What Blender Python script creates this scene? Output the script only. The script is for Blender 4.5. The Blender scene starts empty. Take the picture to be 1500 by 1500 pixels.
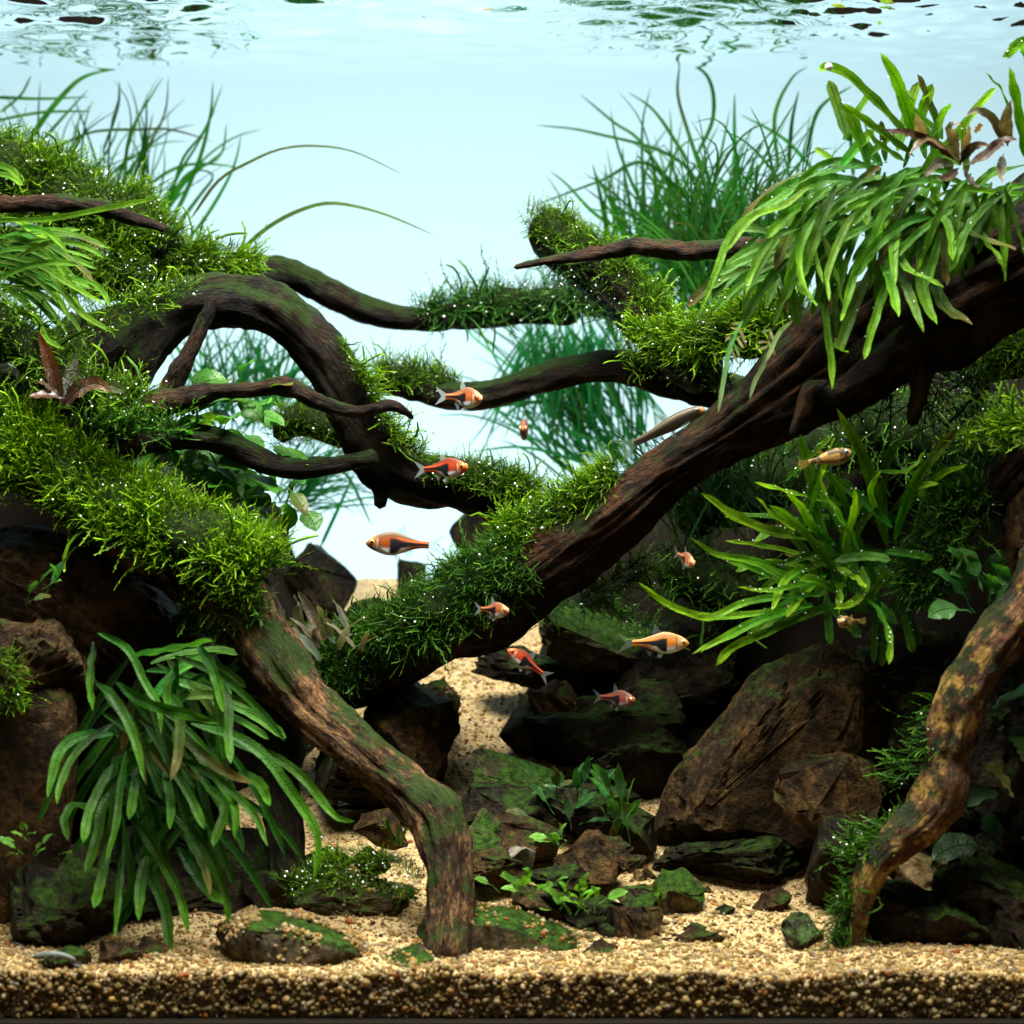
import bpy, math, random
import numpy as np

# ------------------------------------------------------------------ camera, world, light, exposure
SC = bpy.context.scene
FPX = 3300.0            # focal length in photo pixels (photo is 1500 px wide)
EYE = 0.22              # eye height above the tank bottom, metres
HZ = 700.0              # photo row of the eye level
cam = bpy.data.cameras.new('camera')
cam.sensor_width = 36.0
cam.lens = FPX / 1500.0 * 36.0
cam.shift_y = (HZ - 750.0) / 1500.0
cam.clip_start = 0.02
cam.clip_end = 20.0
cam.dof.use_dof = True
cam.dof.focus_distance = 1.04
cam.dof.aperture_fstop = 11.0
camo = bpy.data.objects.new('camera', cam)
SC.collection.objects.link(camo)
camo.location = (0, 0, EYE)
camo.rotation_euler = (math.radians(90), 0, 0)
SC.camera = camo

W = bpy.data.worlds.new('World'); SC.world = W; W.use_nodes = True
bg = W.node_tree.nodes['Background']
bg.inputs[0].default_value = (0.85, 0.9, 1.0, 1); bg.inputs[1].default_value = 0.006

def area(name, loc, rot, sx, sy, power, col):
    l = bpy.data.lights.new(name, 'AREA'); l.shape = 'RECTANGLE'; l.size = sx; l.size_y = sy
    l.energy = power; l.color = col
    o = bpy.data.objects.new(name, l); SC.collection.objects.link(o)
    o.location = loc; o.rotation_euler = rot
    return o
SURF = EYE + 0.238      # water level
area('aquarium_lamp', (0.0, 0.875, SURF + 0.38), (math.radians(13), 0, 0), 0.62, 0.34, 33.0, (1.0, 0.98, 0.87))
area('front_fill', (0.1, -0.35, 0.42), (math.radians(83), 0, 0), 0.9, 0.5, 1.1, (1.0, 0.84, 0.62))  # added soft fill from the viewer's side, lifts sand face, root and stones
area('background_lamp', (-0.05, 2.02, EYE - 0.11), (math.radians(-90), 0, 0), 0.8, 0.5, 8.6, (0.70, 0.95, 1.0))

SC.view_settings.view_transform = 'Standard'
SC.view_settings.look = 'None'
SC.view_settings.exposure = 0.0
SC.view_settings.gamma = 1.0
SC.view_settings.use_curve_mapping = False
SC.cycles.max_bounces = 8
SC.cycles.diffuse_bounces = 3
SC.cycles.glossy_bounces = 3
SC.cycles.transmission_bounces = 4
SC.cycles.transparent_max_bounces = 16
SC.cycles.caustics_reflective = False
SC.cycles.caustics_refractive = False
SC.cycles.use_denoising = True
SC.cycles.sample_clamp_indirect = 3.0

# ------------------------------------------------------------------ helpers
rng = np.random.default_rng(7)
COL = SC.collection
def P(px, py, D):
    return np.array([(px - 750.0) * D / FPX, D, EYE - (py - HZ) * D / FPX])
def path(pts, D0, D1=None):
    """photo pixels (px, py[, D]) -> world points, depth running from D0 to D1"""
    D1 = D0 if D1 is None else D1
    n = len(pts)
    return np.array([P(p[0], p[1], p[2] if len(p) > 2 else D0 + (D1 - D0) * i / max(1, n - 1)) for i, p in enumerate(pts)])
def nrm(v):
    return v / np.maximum(np.linalg.norm(v, axis=-1, keepdims=True), 1e-12)
def sstep(a, b, x):
    t = np.clip((x - a) / (b - a), 0, 1); return t * t * (3 - 2 * t)

def _hash(i, j, k, s):
    h = (i * 374761393 + j * 668265263 + k * 2147483647 + s * 974634777) & 0xffffffff
    h = ((h ^ (h >> 13)) * 1274126177) & 0xffffffff
    h = h ^ (h >> 16)
    return (h & 0xffff) / 32767.5 - 1.0
def vnoise(p, s=0):
    p = np.asarray(p, float)
    f = np.floor(p).astype(np.int64); t = p - f; t = t * t * (3 - 2 * t)
    i, j, k = f[..., 0], f[..., 1], f[..., 2]
    def c(a, b, d): return _hash(i + a, j + b, k + d, s)
    x, y, z = t[..., 0], t[..., 1], t[..., 2]
    a = c(0,0,0)*(1-x)+c(1,0,0)*x; b = c(0,1,0)*(1-x)+c(1,1,0)*x
    e = c(0,0,1)*(1-x)+c(1,0,1)*x; g = c(0,1,1)*(1-x)+c(1,1,1)*x
    return (a*(1-y)+b*y)*(1-z)+(e*(1-y)+g*y)*z
def fbm(p, s=0, o=4, g=0.5):
    p = np.asarray(p, float); r = 0; a = 1.0
    for q in range(o):
        r = r + a * vnoise(p, s + q * 17); p = p * 2.03; a *= g
    return r

def make_mesh(name, V, F, smooth=True, cols=None, uv=None, vec=None):
    """V (n,3); F (m,k) one face size; cols (n,3|4) point colours; uv (n,2) per vertex; vec (n,3) point vector 'wc'"""
    V = np.asarray(V, np.float32); F = np.asarray(F, np.int32)
    me = bpy.data.meshes.new(name)
    m, k = F.shape
    me.vertices.add(len(V)); me.vertices.foreach_set('co', V.ravel())
    me.loops.add(m * k); me.loops.foreach_set('vertex_index', F.ravel())
    me.polygons.add(m); me.polygons.foreach_set('loop_start', np.arange(0, m * k, k, dtype=np.int32))
    me.polygons.foreach_set('loop_total', np.full(m, k, np.int32)) if False else None
    me.update(calc_edges=True)
    me.polygons.foreach_set('use_smooth', np.full(m, bool(smooth)))
    if cols is not None:
        c = np.asarray(cols, np.float32)
        if c.shape[1] == 3: c = np.hstack([c, np.ones((len(c), 1), np.float32)])
        a = me.color_attributes.new('Col', 'FLOAT_COLOR', 'POINT'); a.data.foreach_set('color', c.ravel())
    if uv is not None:
        l = me.uv_layers.new(name='UVMap'); l.data.foreach_set('uv', np.asarray(uv, np.float32)[F.ravel()].ravel())
    if vec is not None:
        a = me.attributes.new('wc', 'FLOAT_VECTOR', 'POINT'); a.data.foreach_set('vector', np.asarray(vec, np.float32).ravel())
    return me
def link(name, me, mat=None, parent=None, loc=None):
    o = bpy.data.objects.new(name, me); COL.objects.link(o)
    if mat is not None and me is not None and len(me.materials) == 0: me.materials.append(mat)
    if parent is not None: o.parent = parent
    if loc is not None: o.location = loc
    return o
def obj(name, V, F, mat, parent=None, **kw):
    V = np.asarray(V, float)
    if parent is not None: V = V - np.array(parent.location)
    return link(name, make_mesh(name, V, F, **kw), mat, parent)
def thing(name, label, cat, loc, group=None):
    o = bpy.data.objects.new(name, None); COL.objects.link(o); o.location = loc
    o.empty_display_size = 0.01
    o['label'] = label; o['category'] = cat
    if group: o['group'] = group
    return o
def tag(o, label, cat, group=None):
    o['label'] = label; o['category'] = cat
    if group: o['group'] = group
    return o
def struct(o): o['kind'] = 'structure'; return o
def stuff(o): o['kind'] = 'stuff'; return o

# ------------------------------------------------------------------ node helper
class NT:
    def __init__(s, name):
        s.m = bpy.data.materials.new(name); s.m.use_nodes = True
        s.t = s.m.node_tree; s.t.nodes.clear()
        s.out = s.n('ShaderNodeOutputMaterial')
    def n(s, typ, ins=None, **kw):
        x = s.t.nodes.new(typ)
        for k, v in kw.items(): setattr(x, k, v)
        for k, v in (ins or {}).items():
            if isinstance(v, tuple) and len(v) == 2 and hasattr(v[0], 'bl_idname'):
                s.t.links.new(v[0].outputs[v[1]], x.inputs[k])
            elif hasattr(v, 'bl_idname'): s.t.links.new(v.outputs[0], x.inputs[k])
            else:
                if isinstance(v, tuple) and len(v) == 3 and x.inputs[k].type == 'RGBA': v = (*v, 1)
                x.inputs[k].default_value = v
        return x
    def math(s, op, a, b=0.0, c=None, clamp=False):
        d = {0: a, 1: b}
        if c is not None: d[2] = c
        return s.n('ShaderNodeMath', d, operation=op, use_clamp=clamp)
    def mix(s, f, a, b, bt='MIX'):
        x = s.n('ShaderNodeMix', data_type='RGBA', blend_type=bt)
        for k, v in ((0, f), (6, a), (7, b)):
            if isinstance(v, tuple) and len(v) == 2 and hasattr(v[0], 'bl_idname'): s.t.links.new(v[0].outputs[v[1]], x.inputs[k])
            elif hasattr(v, 'bl_idname'): s.t.links.new(v.outputs[2] if v.bl_idname == 'ShaderNodeMix' else v.outputs[0], x.inputs[k])
            else: x.inputs[k].default_value = (*v, 1) if isinstance(v, tuple) and len(v) == 3 else v
        return (x, 2)
    def noise(s, vec, scale, detail=4.0, rough=0.55, dist=0.0):
        d = {'Scale': scale, 'Detail': detail, 'Roughness': rough, 'Distortion': dist}
        if vec is not None: d['Vector'] = vec
        return s.n('ShaderNodeTexNoise', d)
    def ramp(s, fac, stops):
        x = s.n('ShaderNodeValToRGB', {0: fac})
        e = x.color_ramp.elements
        while len(e) < len(stops): e.new(0.5)
        for q, (p, c) in zip(e, stops):
            q.position = p; q.color = (c, c, c, 1) if isinstance(c, (int, float)) else (*c, 1)
        return x
    def done(s, sh, disp=None):
        s.t.links.new(sh.outputs[0], s.out.inputs[0]); return s.m
# ------------------------------------------------------------------ materials
def mat_wood(name, dark, light, algae=(0.035, 0.07, 0.012), alg=0.5, patch=None):
    g = NT(name)
    wc = g.n('ShaderNodeAttribute', attribute_name='wc')
    geo = g.n('ShaderNodeNewGeometry')
    oc = g.n('ShaderNodeTexCoord')
    fib = g.noise((wc, 1), 620, 8, 0.68, 0.8)
    fi2 = g.noise((wc, 1), 1900, 4, 0.6, 0.3)
    big = g.noise((oc, 3), 38, 6, 0.65, 0.5)
    f2 = g.math('ADD', g.math('MULTIPLY', (fib, 0), 0.50), g.math('ADD', g.math('MULTIPLY', (big, 0), 0.42), g.math('MULTIPLY', (fi2, 0), 0.22)))
    col = g.ramp((f2, 0), [(0.46, tuple(x * 0.3 for x in dark)), (0.55, dark), (0.66, light), (0.78, tuple(min(1, x * 1.5) for x in light))])
    c = (col, 0)
    if patch is not None:
        pn = g.noise((oc, 3), 75, 6, 0.62)
        pm = g.ramp((pn, 0), [(0.50, 0.0), (0.56, 1.0)])
        c = g.mix((pm, 0), c, patch)
    sx = g.n('ShaderNodeSeparateXYZ', {0: (geo, 1)})
    an = g.noise((oc, 3), 60, 5, 0.65)
    am = g.math('ADD', g.math('MULTIPLY', (sx, 2), 0.16), g.math('ADD', g.math('MULTIPLY', (an, 0), 0.8), g.math('MULTIPLY', (fib, 0), 0.22)))
    am = g.ramp((am, 0), [(.5 * (1.42 - 0.55 * alg - .14), 0.0), (.5 * (1.42 - 0.55 * alg), 0.92)])
    an2 = g.noise((oc, 3), 600, 3, 0.6)
    ac = g.mix((an2, 0), tuple(x * 0.35 for x in algae), tuple(x * 1.8 for x in algae))
    c = g.mix((am, 0), c, ac)
    bmp = g.n('ShaderNodeBump', {'Strength': 1.0, 'Distance': 0.004, 'Height': (f2, 0)})
    b2 = g.n('ShaderNodeBump', {'Strength': 0.35, 'Distance': 0.0006, 'Height': (an2, 0), 'Normal': (bmp, 0)})
    return g.done(g.n('ShaderNodeBsdfPrincipled', {'Base Color': c, 'Roughness': 0.55, 'Normal': (b2, 0), 'Specular IOR Level': 0.12}))

def mat_rock(name, dark, light, algae=(0.03, 0.06, 0.01), alg=0.3, scale=1.0, pale=None):
    g = NT(name)
    oc = g.n('ShaderNodeTexCoord'); geo = g.n('ShaderNodeNewGeometry')
    big = g.noise((oc, 3), 28 * scale, 5, 0.6, 0.4)
    fine = g.noise((oc, 3), 260 * scale, 5, 0.65)
    mp = g.n('ShaderNodeMapping', {'Vector': (oc, 3), 'Rotation': (0.5, 0.3, 0.2), 'Scale': (1, 1, 3.2)})
    crk = g.n('ShaderNodeTexVoronoi', {'Vector': (mp, 0), 'Scale': 22 * scale}, feature='DISTANCE_TO_EDGE')
    wob = g.noise((oc, 3), 60 * scale, 4, 0.6)
    cw = g.n('ShaderNodeVectorMath', {0: (mp, 0), 1: (wob, 1)}, operation='ADD')
    g.t.links.new(cw.outputs[0], crk.inputs['Vector'])
    cr = g.ramp((crk, 0), [(0.0, 0.0), (0.035, 1.0)])
    f = g.math('ADD', g.math('MULTIPLY', (big, 0), 0.6), g.math('MULTIPLY', (fine, 0), 0.45))
    col = g.ramp((f, 0), [(0.38, tuple(x * 0.4 for x in dark)), (0.5, dark), (0.63, light), (0.78, tuple(min(1, x * 1.6) for x in light))])
    c = (col, 0)
    if pale is not None:
        pn = g.ramp((g.noise((oc, 3), 90 * scale, 5, 0.7), 0), [(0.56, 0.0), (0.62, 1.0)])
        c = g.mix((pn, 0), c, pale)
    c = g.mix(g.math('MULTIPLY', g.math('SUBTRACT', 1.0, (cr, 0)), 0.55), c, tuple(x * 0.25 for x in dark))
    sx = g.n('ShaderNodeSeparateXYZ', {0: (geo, 1)})
    am = g.math('ADD', g.math('MULTIPLY', (sx, 2), 0.18), g.math('MULTIPLY', g.noise((oc, 3), 55, 7, 0.72), .8))
    am = g.ramp((am, 0), [(.5 * (1.28 - 0.6 * alg - .14), 0.0), (.5 * (1.28 - 0.6 * alg), 0.92)])
    ac = g.mix(g.ramp((fine, 0), [(0.32, 0.0), (0.68, 1.0)]), tuple(x * 0.2 for x in algae), tuple(x * 2.0 for x in algae))
    c = g.mix((am, 0), c, ac)
    h = g.math('ADD', (f, 0), g.math('MULTIPLY', (cr, 0), 0.25))
    bmp = g.n('ShaderNodeBump', {'Strength': 1.0, 'Distance': 0.006, 'Height': (h, 0)})
    return g.done(g.n('ShaderNodeBsdfPrincipled', {'Base Color': c, 'Roughness': 0.6, 'Normal': (bmp, 0), 'Specular IOR Level': 0.1}))

def mat_leaf(name, trans=0.35, dots=0.0, rough=0.48, rib=0.5, spec=0.14):
    """leaf colour comes from the Col attribute; UV u across, v along"""
    g = NT(name)
    c = g.n('ShaderNodeVertexColor', layer_name='Col')
    uv = g.n('ShaderNodeUVMap'); sx = g.n('ShaderNodeSeparateXYZ', {0: (uv, 0)})
    oc = g.n('ShaderNodeTexCoord')
    nz = g.noise((oc, 3), 160, 4, 0.6)
    cc = g.mix((nz, 0), (0.45, 0.48, 0.45), (1.5, 1.42, 1.3))
    k = g.mix(1.0, (c, 0), cc, 'MULTIPLY')
    d = g.math('ABSOLUTE', g.math('SUBTRACT', (sx, 0), 0.5))
    ribm = g.ramp((d, 0), [(0.02, 1.0), (0.06, 0.0)])
    k = g.mix(g.math('MULTIPLY', (ribm, 0), rib), k, g.mix(1.0, k, (0.35, 0.4, 0.3), 'MULTIPLY'))
    mp = g.n('ShaderNodeMapping', {'Vector': (uv, 0), 'Scale': (5.0, 60.0, 1)})
    vor = g.n('ShaderNodeTexVoronoi', {'Vector': (mp, 0), 'Scale': 1.0})
    vm = g.ramp((vor, 0), [(0.12, 1.0), (0.45, 0.0)])
    n2 = g.noise((oc, 3), 45, 3, 0.6)
    k = g.mix(1.0, k, g.mix((n2, 0), (0.35, 0.45, 0.4), (1.5, 1.4, 1.3)), 'MULTIPLY')
    spn = g.noise((oc, 3), 210, 3, 0.7)
    k = g.mix(g.ramp((spn, 0), [(0.70, 0.0), (0.78, 0.75)]), k, (0.045, 0.03, 0.008))
    if dots > 0:
        k = g.mix(g.math('MULTIPLY', (vm, 0), dots), k, g.mix(1.0, k, (0.45, 0.5, 0.4), 'MULTIPLY'))
    h = g.math('ADD', g.math('MULTIPLY', (vm, 0), 0.6), g.math('MULTIPLY', (ribm, 0), -0.8))
    bmp = g.n('ShaderNodeBump', {'Strength': 0.6, 'Distance': 0.0006, 'Height': (h, 0)})
    pb = g.n('ShaderNodeBsdfPrincipled', {'Base Color': k, 'Roughness': rough, 'Normal': (bmp, 0), 'Specular IOR Level': spec})
    tk = g.mix(1.0, k, (1.2, 1.35, 0.5), 'MULTIPLY')
    tr = g.n('ShaderNodeBsdfTranslucent', {'Color': tk, 'Normal': (bmp, 0)})
    return g.done(g.n('ShaderNodeMixShader', {0: trans, 1: pb, 2: tr}))

def mat_moss(name, base, mid, tip, trans=0.35):
    g = NT(name)
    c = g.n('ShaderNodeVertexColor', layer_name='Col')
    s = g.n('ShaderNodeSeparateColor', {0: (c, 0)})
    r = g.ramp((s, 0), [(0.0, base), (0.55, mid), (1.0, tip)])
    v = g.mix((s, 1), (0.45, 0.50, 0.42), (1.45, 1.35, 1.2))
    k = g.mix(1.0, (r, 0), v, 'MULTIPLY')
    pb = g.n('ShaderNodeBsdfPrincipled', {'Base Color': k, 'Roughness': 0.5, 'Specular IOR Level': 0.14})
    tr = g.n('ShaderNodeBsdfTranslucent', {'Color': k})
    return g.done(g.n('ShaderNodeMixShader', {0: trans, 1: pb, 2: tr}))

def mat_simple(name, col, rough=0.5, metal=0.0, spec=0.5, noise=None):
    g = NT(name)
    c = col
    if noise:
        oc = g.n('ShaderNodeTexCoord'); nz = g.noise((oc, 3), noise, 4, 0.6)
        c = g.mix((nz, 0), tuple(x * 0.5 for x in col), tuple(min(1, x * 1.5) for x in col))
    return g.done(g.n('ShaderNodeBsdfPrincipled', {'Base Color': c, 'Roughness': rough, 'Metallic': metal, 'Specular IOR Level': spec}))

def mat_vcol(name, rough=0.4, spec=0.5, coat=0.0, bump=0.0, trans=0.0, scales=0):
    g = NT(name)
    c = g.n('ShaderNodeVertexColor', layer_name='Col')
    d = {'Base Color': (c, 0), 'Roughness': rough, 'Specular IOR Level': spec, 'Coat Weight': coat, 'Coat Roughness': 0.15}
    if scales:
        oc = g.n('ShaderNodeTexCoord'); sp = g.n('ShaderNodeSeparateXYZ', {0: (oc, 3)})
        a = g.math('SINE', g.math('MULTIPLY', (sp, 0), scales)); b = g.math('SINE', g.math('MULTIPLY', (sp, 2), scales))
        m = g.math('MULTIPLY_ADD', g.math('MULTIPLY', a, b), 0.5, 0.5)
        d['Base Color'] = g.mix(1.0, (c, 0), g.mix((m, 0), (0.66, 0.62, 0.58), (1.3, 1.3, 1.3)), 'MULTIPLY')
    if bump:
        oc = g.n('ShaderNodeTexCoord'); nz = g.noise((oc, 3), 900, 4, 0.6)
        d['Normal'] = (g.n('ShaderNodeBump', {'Strength': bump, 'Distance': 0.0004, 'Height': (nz, 0)}), 0)
    pb = g.n('ShaderNodeBsdfPrincipled', d)
    if trans:
        tr = g.n('ShaderNodeBsdfTranslucent', {'Color': (c, 0)})
        return g.done(g.n('ShaderNodeMixShader', {0: trans, 1: pb, 2: tr}))
    return g.done(pb)

def mat_fin(name, opac=0.4):
    g = NT(name)
    c = g.n('ShaderNodeVertexColor', layer_name='Col')
    uv = g.n('ShaderNodeUVMap')
    sx = g.n('ShaderNodeSeparateXYZ', {0: (uv, 0)})
    w = g.math('SINE', g.math('MULTIPLY', (sx, 0), 75.0))
    a = g.math('ADD', (c, 1), g.math('MULTIPLY', (w, 0), 0.10), clamp=True)
    df = g.n('ShaderNodeBsdfDiffuse', {'Color': (c, 0)}); tl = g.n('ShaderNodeBsdfTranslucent', {'Color': (c, 0)})
    b = g.n('ShaderNodeMixShader', {0: 0.5, 1: df, 2: tl})
    tr = g.n('ShaderNodeBsdfTransparent')
    return g.done(g.n('ShaderNodeMixShader', {0: a, 1: tr, 2: b}))

WOOD = mat_wood('dark_driftwood', (0.0035, 0.002, 0.0009), (0.018, 0.009, 0.0035), (0.010, 0.024, 0.002), alg=0.3)
WOOD_GREEN = mat_wood('algae_driftwood', (0.0045, 0.0028, 0.0013), (0.016, 0.009, 0.0045), (0.010, 0.022, 0.002), alg=0.5)
WOOD_RED = mat_wood('red_driftwood', (0.006, 0.003, 0.0011), (0.07, 0.027, 0.009), (0.010, 0.024, 0.002), alg=0.16)
WOOD_THIN = mat_wood('thin_driftwood', (0.006, 0.003, 0.0013), (0.05, 0.021, 0.009), (0.010, 0.022, 0.002), alg=0.14)
WOOD_TAN = mat_wood('tan_driftwood', (0.024, 0.012, 0.0055), (0.25, 0.13, 0.055), (0.013, 0.032, 0.002), alg=0.27)
WOOD_PATCH = mat_wood('patched_driftwood', (0.07, 0.028, 0.013), (0.2, 0.095, 0.045), (0.005, 0.016, 0.004), alg=0.44, patch=(0.32, 0.19, 0.045))
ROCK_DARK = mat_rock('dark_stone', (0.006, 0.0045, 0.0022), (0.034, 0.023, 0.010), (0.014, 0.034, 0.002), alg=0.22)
ROCK_BROWN = mat_rock('brown_stone', (0.020, 0.011, 0.0035), (0.105, 0.056, 0.017), (0.016, 0.034, 0.003), alg=0.12)
ROCK_RED = mat_rock('red_brown_stone', (0.024, 0.013, 0.005), (0.105, 0.055, 0.02), (0.016, 0.034, 0.003), alg=0.12)
ROCK_GREEN = mat_rock('algae_stone', (0.05, 0.04, 0.025), (0.16, 0.12, 0.07), (0.017, 0.052, 0.002), alg=0.47)
ROCK_PALE = mat_rock('pale_stone', (0.22, 0.20, 0.16), (0.5, 0.46, 0.38), alg=0.05, scale=1.5)
ROCK_TAN = mat_rock('tan_stone', (0.17, 0.11, 0.045), (0.36, 0.25, 0.12), alg=0.15)
ROCK_SPECK = mat_rock('speckled_stone', (0.03, 0.028, 0.02), (0.10, 0.085, 0.055), (0.03, 0.06, 0.01), alg=0.35, pale=(0.42, 0.42, 0.32))
FERN = mat_leaf('fern_leaf', 0.32, dots=0.85, rib=0.75)
GRASS = mat_leaf('grass_blade', 0.6, dots=0.0, rib=0.3)
BROAD = mat_leaf('broad_leaf', 0.30, dots=0.15, rough=0.38, rib=0.35, spec=0.3)
DARKLEAF = mat_leaf('bronze_leaf', 0.25, dots=0.3, rough=0.3, rib=0.4, spec=0.5)
MOSS_BRIGHT = mat_moss('bright_moss', (0.005, 0.016, 0.001), (0.05, 0.15, 0.003), (0.23, 0.44, 0.008))
MOSS_OLIVE = mat_moss('olive_moss', (0.005, 0.013, 0.001), (0.042, 0.12, 0.003), (0.16, 0.33, 0.010))
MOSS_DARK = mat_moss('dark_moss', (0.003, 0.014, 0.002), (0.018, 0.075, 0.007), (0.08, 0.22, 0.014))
MOSS_TEAL = mat_moss('teal_moss', (0.006, 0.03, 0.008), (0.03, 0.13, 0.025), (0.10, 0.26, 0.04), 0.5)
MOSS_MAT = mat_simple('moss_mat', (0.007, 0.013, 0.002), 0.9, spec=0.1, noise=300)
BUBBLE = mat_simple('air_bubble', (0.95, 0.97, 1.0), 0.15, 0.35, 0.8)
FISHSKIN = mat_vcol('fish_skin', 0.45, 0.2, 0.05, 0.2, scales=4300.0)
FIN = mat_fin('fish_fin')
EYE_M = mat_vcol('fish_eye', 0.12, 0.7, 0.8)
# ------------------------------------------------------------------ the setting: sand, soil banks, background, water
def floor_z(x, D):
    """top of the sand: flat behind the front glass, rising to the back"""
    zs = np.interp(D, [0.80, 0.90, 0.95, 1.0, 1.05, 1.1, 1.15, 1.2, 1.25, 1.36],
                      [-.200, -.1995, -.1965, -.184, -.168, -.150, -.128, -.105, -.085, -.062])
    n = 0.0026 * vnoise(np.stack([np.asarray(x) * 28, np.asarray(D) * 28, np.zeros_like(x)], -1), 3) \
      + 0.0010 * vnoise(np.stack([np.asarray(x) * 90, np.asarray(D) * 90, np.zeros_like(x)], -1), 5)
    return EYE + zs + n
def grid_faces(nu, nv):
    i = np.arange(nu - 1)[:, None]; j = np.arange(nv - 1)[None, :]
    a = (i * nv + j); return np.stack([a, a + nv, a + nv + 1, a + 1], -1).reshape(-1, 4)

def mat_sand():
    g = NT('sand')
    oc = g.n('ShaderNodeTexCoord')
    v = g.n('ShaderNodeTexVoronoi', {'Vector': (oc, 3), 'Scale': 750.0})
    hs = g.n('ShaderNodeSeparateColor', {0: (v, 1)})
    col = g.ramp((hs, 0), [(0.0, (0.10, 0.06, 0.024)), (0.2, (0.27, 0.18, 0.065)), (0.45, (0.40, 0.285, 0.115)), (0.7, (0.48, 0.37, 0.175)), (0.88, (0.36, 0.18, 0.055)), (1.0, (0.52, 0.45, 0.29))])
    bmp = g.n('ShaderNodeBump', {'Strength': 0.8, 'Distance': 0.0012, 'Height': (v, 0)})
    bmp.invert = True
    return g.done(g.n('ShaderNodeBsdfPrincipled', {'Base Color': (col, 0), 'Roughness': 0.6, 'Normal': (bmp, 0)}))
SAND = mat_sand()
nx, ny = 260, 150
XS = np.linspace(-0.46, 0.46, nx); DS = np.linspace(0.905, 1.362, ny)
gx, gd = np.meshgrid(XS, DS, indexing='ij')
V = np.stack([gx, gd, floor_z(gx, gd)], -1).reshape(-1, 3)
Fq = grid_faces(nx, ny)
# front wall of the sand bed
fr = np.stack([XS, np.full(nx, 0.905), np.full(nx, 0.004)], -1)
base = len(V)
V = np.vstack([V, fr]); a = np.arange(nx - 1)
Fq = np.vstack([Fq, np.stack([base + a, base + a + 1, (a + 1) * ny, a * ny], -1)])
sand = struct(obj('sand', V, Fq, SAND))

# loose grains: real geometry, a few thousand, larger at the front
def ico(sub):
    import bmesh
    bm = bmesh.new(); bmesh.ops.create_icosphere(bm, subdivisions=sub, radius=1.0)
    v = np.array([q.co[:] for q in bm.verts]); f = np.array([[x.index for x in q.verts] for q in bm.faces]); bm.free()
    return v, f
ICO1, ICO2, ICO3, ICO4, ICO5 = ico(1), ico(2), ico(3), ico(4), ico(5)
def rand_rot(n):
    q = nrm(rng.normal(size=(n, 4))); w, x, y, z = q.T
    return np.stack([np.stack([1-2*(y*y+z*z), 2*(x*y-z*w), 2*(x*z+y*w)], -1),
                     np.stack([2*(x*y+z*w), 1-2*(x*x+z*z), 2*(y*z-x*w)], -1),
                     np.stack([2*(x*z-y*w), 2*(y*z+x*w), 1-2*(x*x+y*y)], -1)], -2)
GCOL = np.array([[.57,.43,.19],[.66,.54,.29],[.48,.33,.12],[.72,.64,.45],[.55,.21,.06],[.60,.33,.09],[.28,.17,.08],[.08,.05,.035],[.45,.40,.32],[.66,.46,.14],[.34,.27,.09]])
GP = np.array([.25,.22,.15,.12,.03,.04,.05,.02,.05,.05,.02])
def grains(name, pos, size, mesh, parent, mat):
    n = len(pos); v, f = mesh
    sc = size[:, None] * rng.uniform(0.65, 1.15, (n, 3))
    R = rand_rot(n)
    lump = 1 + 0.16 * rng.normal(size=(n, len(v), 1)).clip(-1.5, 1.5) * (0.6 if len(v) > 12 else 1)
    vv = np.einsum('nij,nkj->nki', R, v[None] * sc[:, None, :] * lump) + pos[:, None, :]
    ff = f[None] + (np.arange(n) * len(v))[:, None, None]
    c = GCOL[rng.choice(len(GCOL), n, p=GP)] * rng.uniform(0.5, 0.95, (n, 1)) * [1.0, .93, .78]
    c = np.repeat(c[:, None, :], len(v), 1).reshape(-1, 3)
    return stuff(obj(name, vv.reshape(-1, 3), ff.reshape(-1, 3), mat, parent, cols=np.clip(c, 0, 1)))
GRAIN = mat_vcol('sand_grain', 0.45, 0.4, 0.0, 0.3, 0.6)
n1 = 9500   # against the front glass
x = rng.uniform(-0.235, 0.235, n1); z = rng.uniform(0.004, 1, n1)
top = floor_z(x, np.full(n1, 0.905))
pos = np.stack([x, 0.9035 + rng.normal(0, 0.0007, n1), 0.004 + z * (top - 0.003)], -1)
grains('front_grains', pos, rng.gamma(5, 0.00018, n1).clip(0.0004, 0.0022), ICO1, sand, GRAIN)
n2 = 9000
x = rng.uniform(-0.24, 0.24, n2); D = 0.905 + rng.beta(1, 1.6, n2) * 0.10
grains('bed_grains', np.stack([x, D, floor_z(x, D) + 0.0002], -1), rng.gamma(5, 0.00016, n2).clip(0.0005, 0.0022), ICO1, sand, GRAIN)
n3 = 9000
x = rng.uniform(-0.16, 0.20, n3); D = rng.uniform(1.0, 1.30, n3)
grains('path_grains', np.stack([x, D, floor_z(x, D)], -1), rng.gamma(6, 0.00016, n3).clip(0.0004, 0.002), ICO1, sand, GRAIN)

# tank bottom edge
def box(x0, x1, y0, y1, z0, z1):
    v = np.array([[x, y, z] for x in (x0, x1) for y in (y0, y1) for z in (z0, z1)], float)
    f = np.array([[0,1,3,2],[4,6,7,5],[0,4,5,1],[2,3,7,6],[0,2,6,4],[1,5,7,3]]); return v, f
v, f = box(-0.46, 0.46, 0.893, 1.40, -0.006, 0.0036)
struct(obj('tank_base', v, f, mat_simple('tank_base_glass', (0.008, 0.006, 0.004), 0.8, spec=.05), smooth=False))

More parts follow.
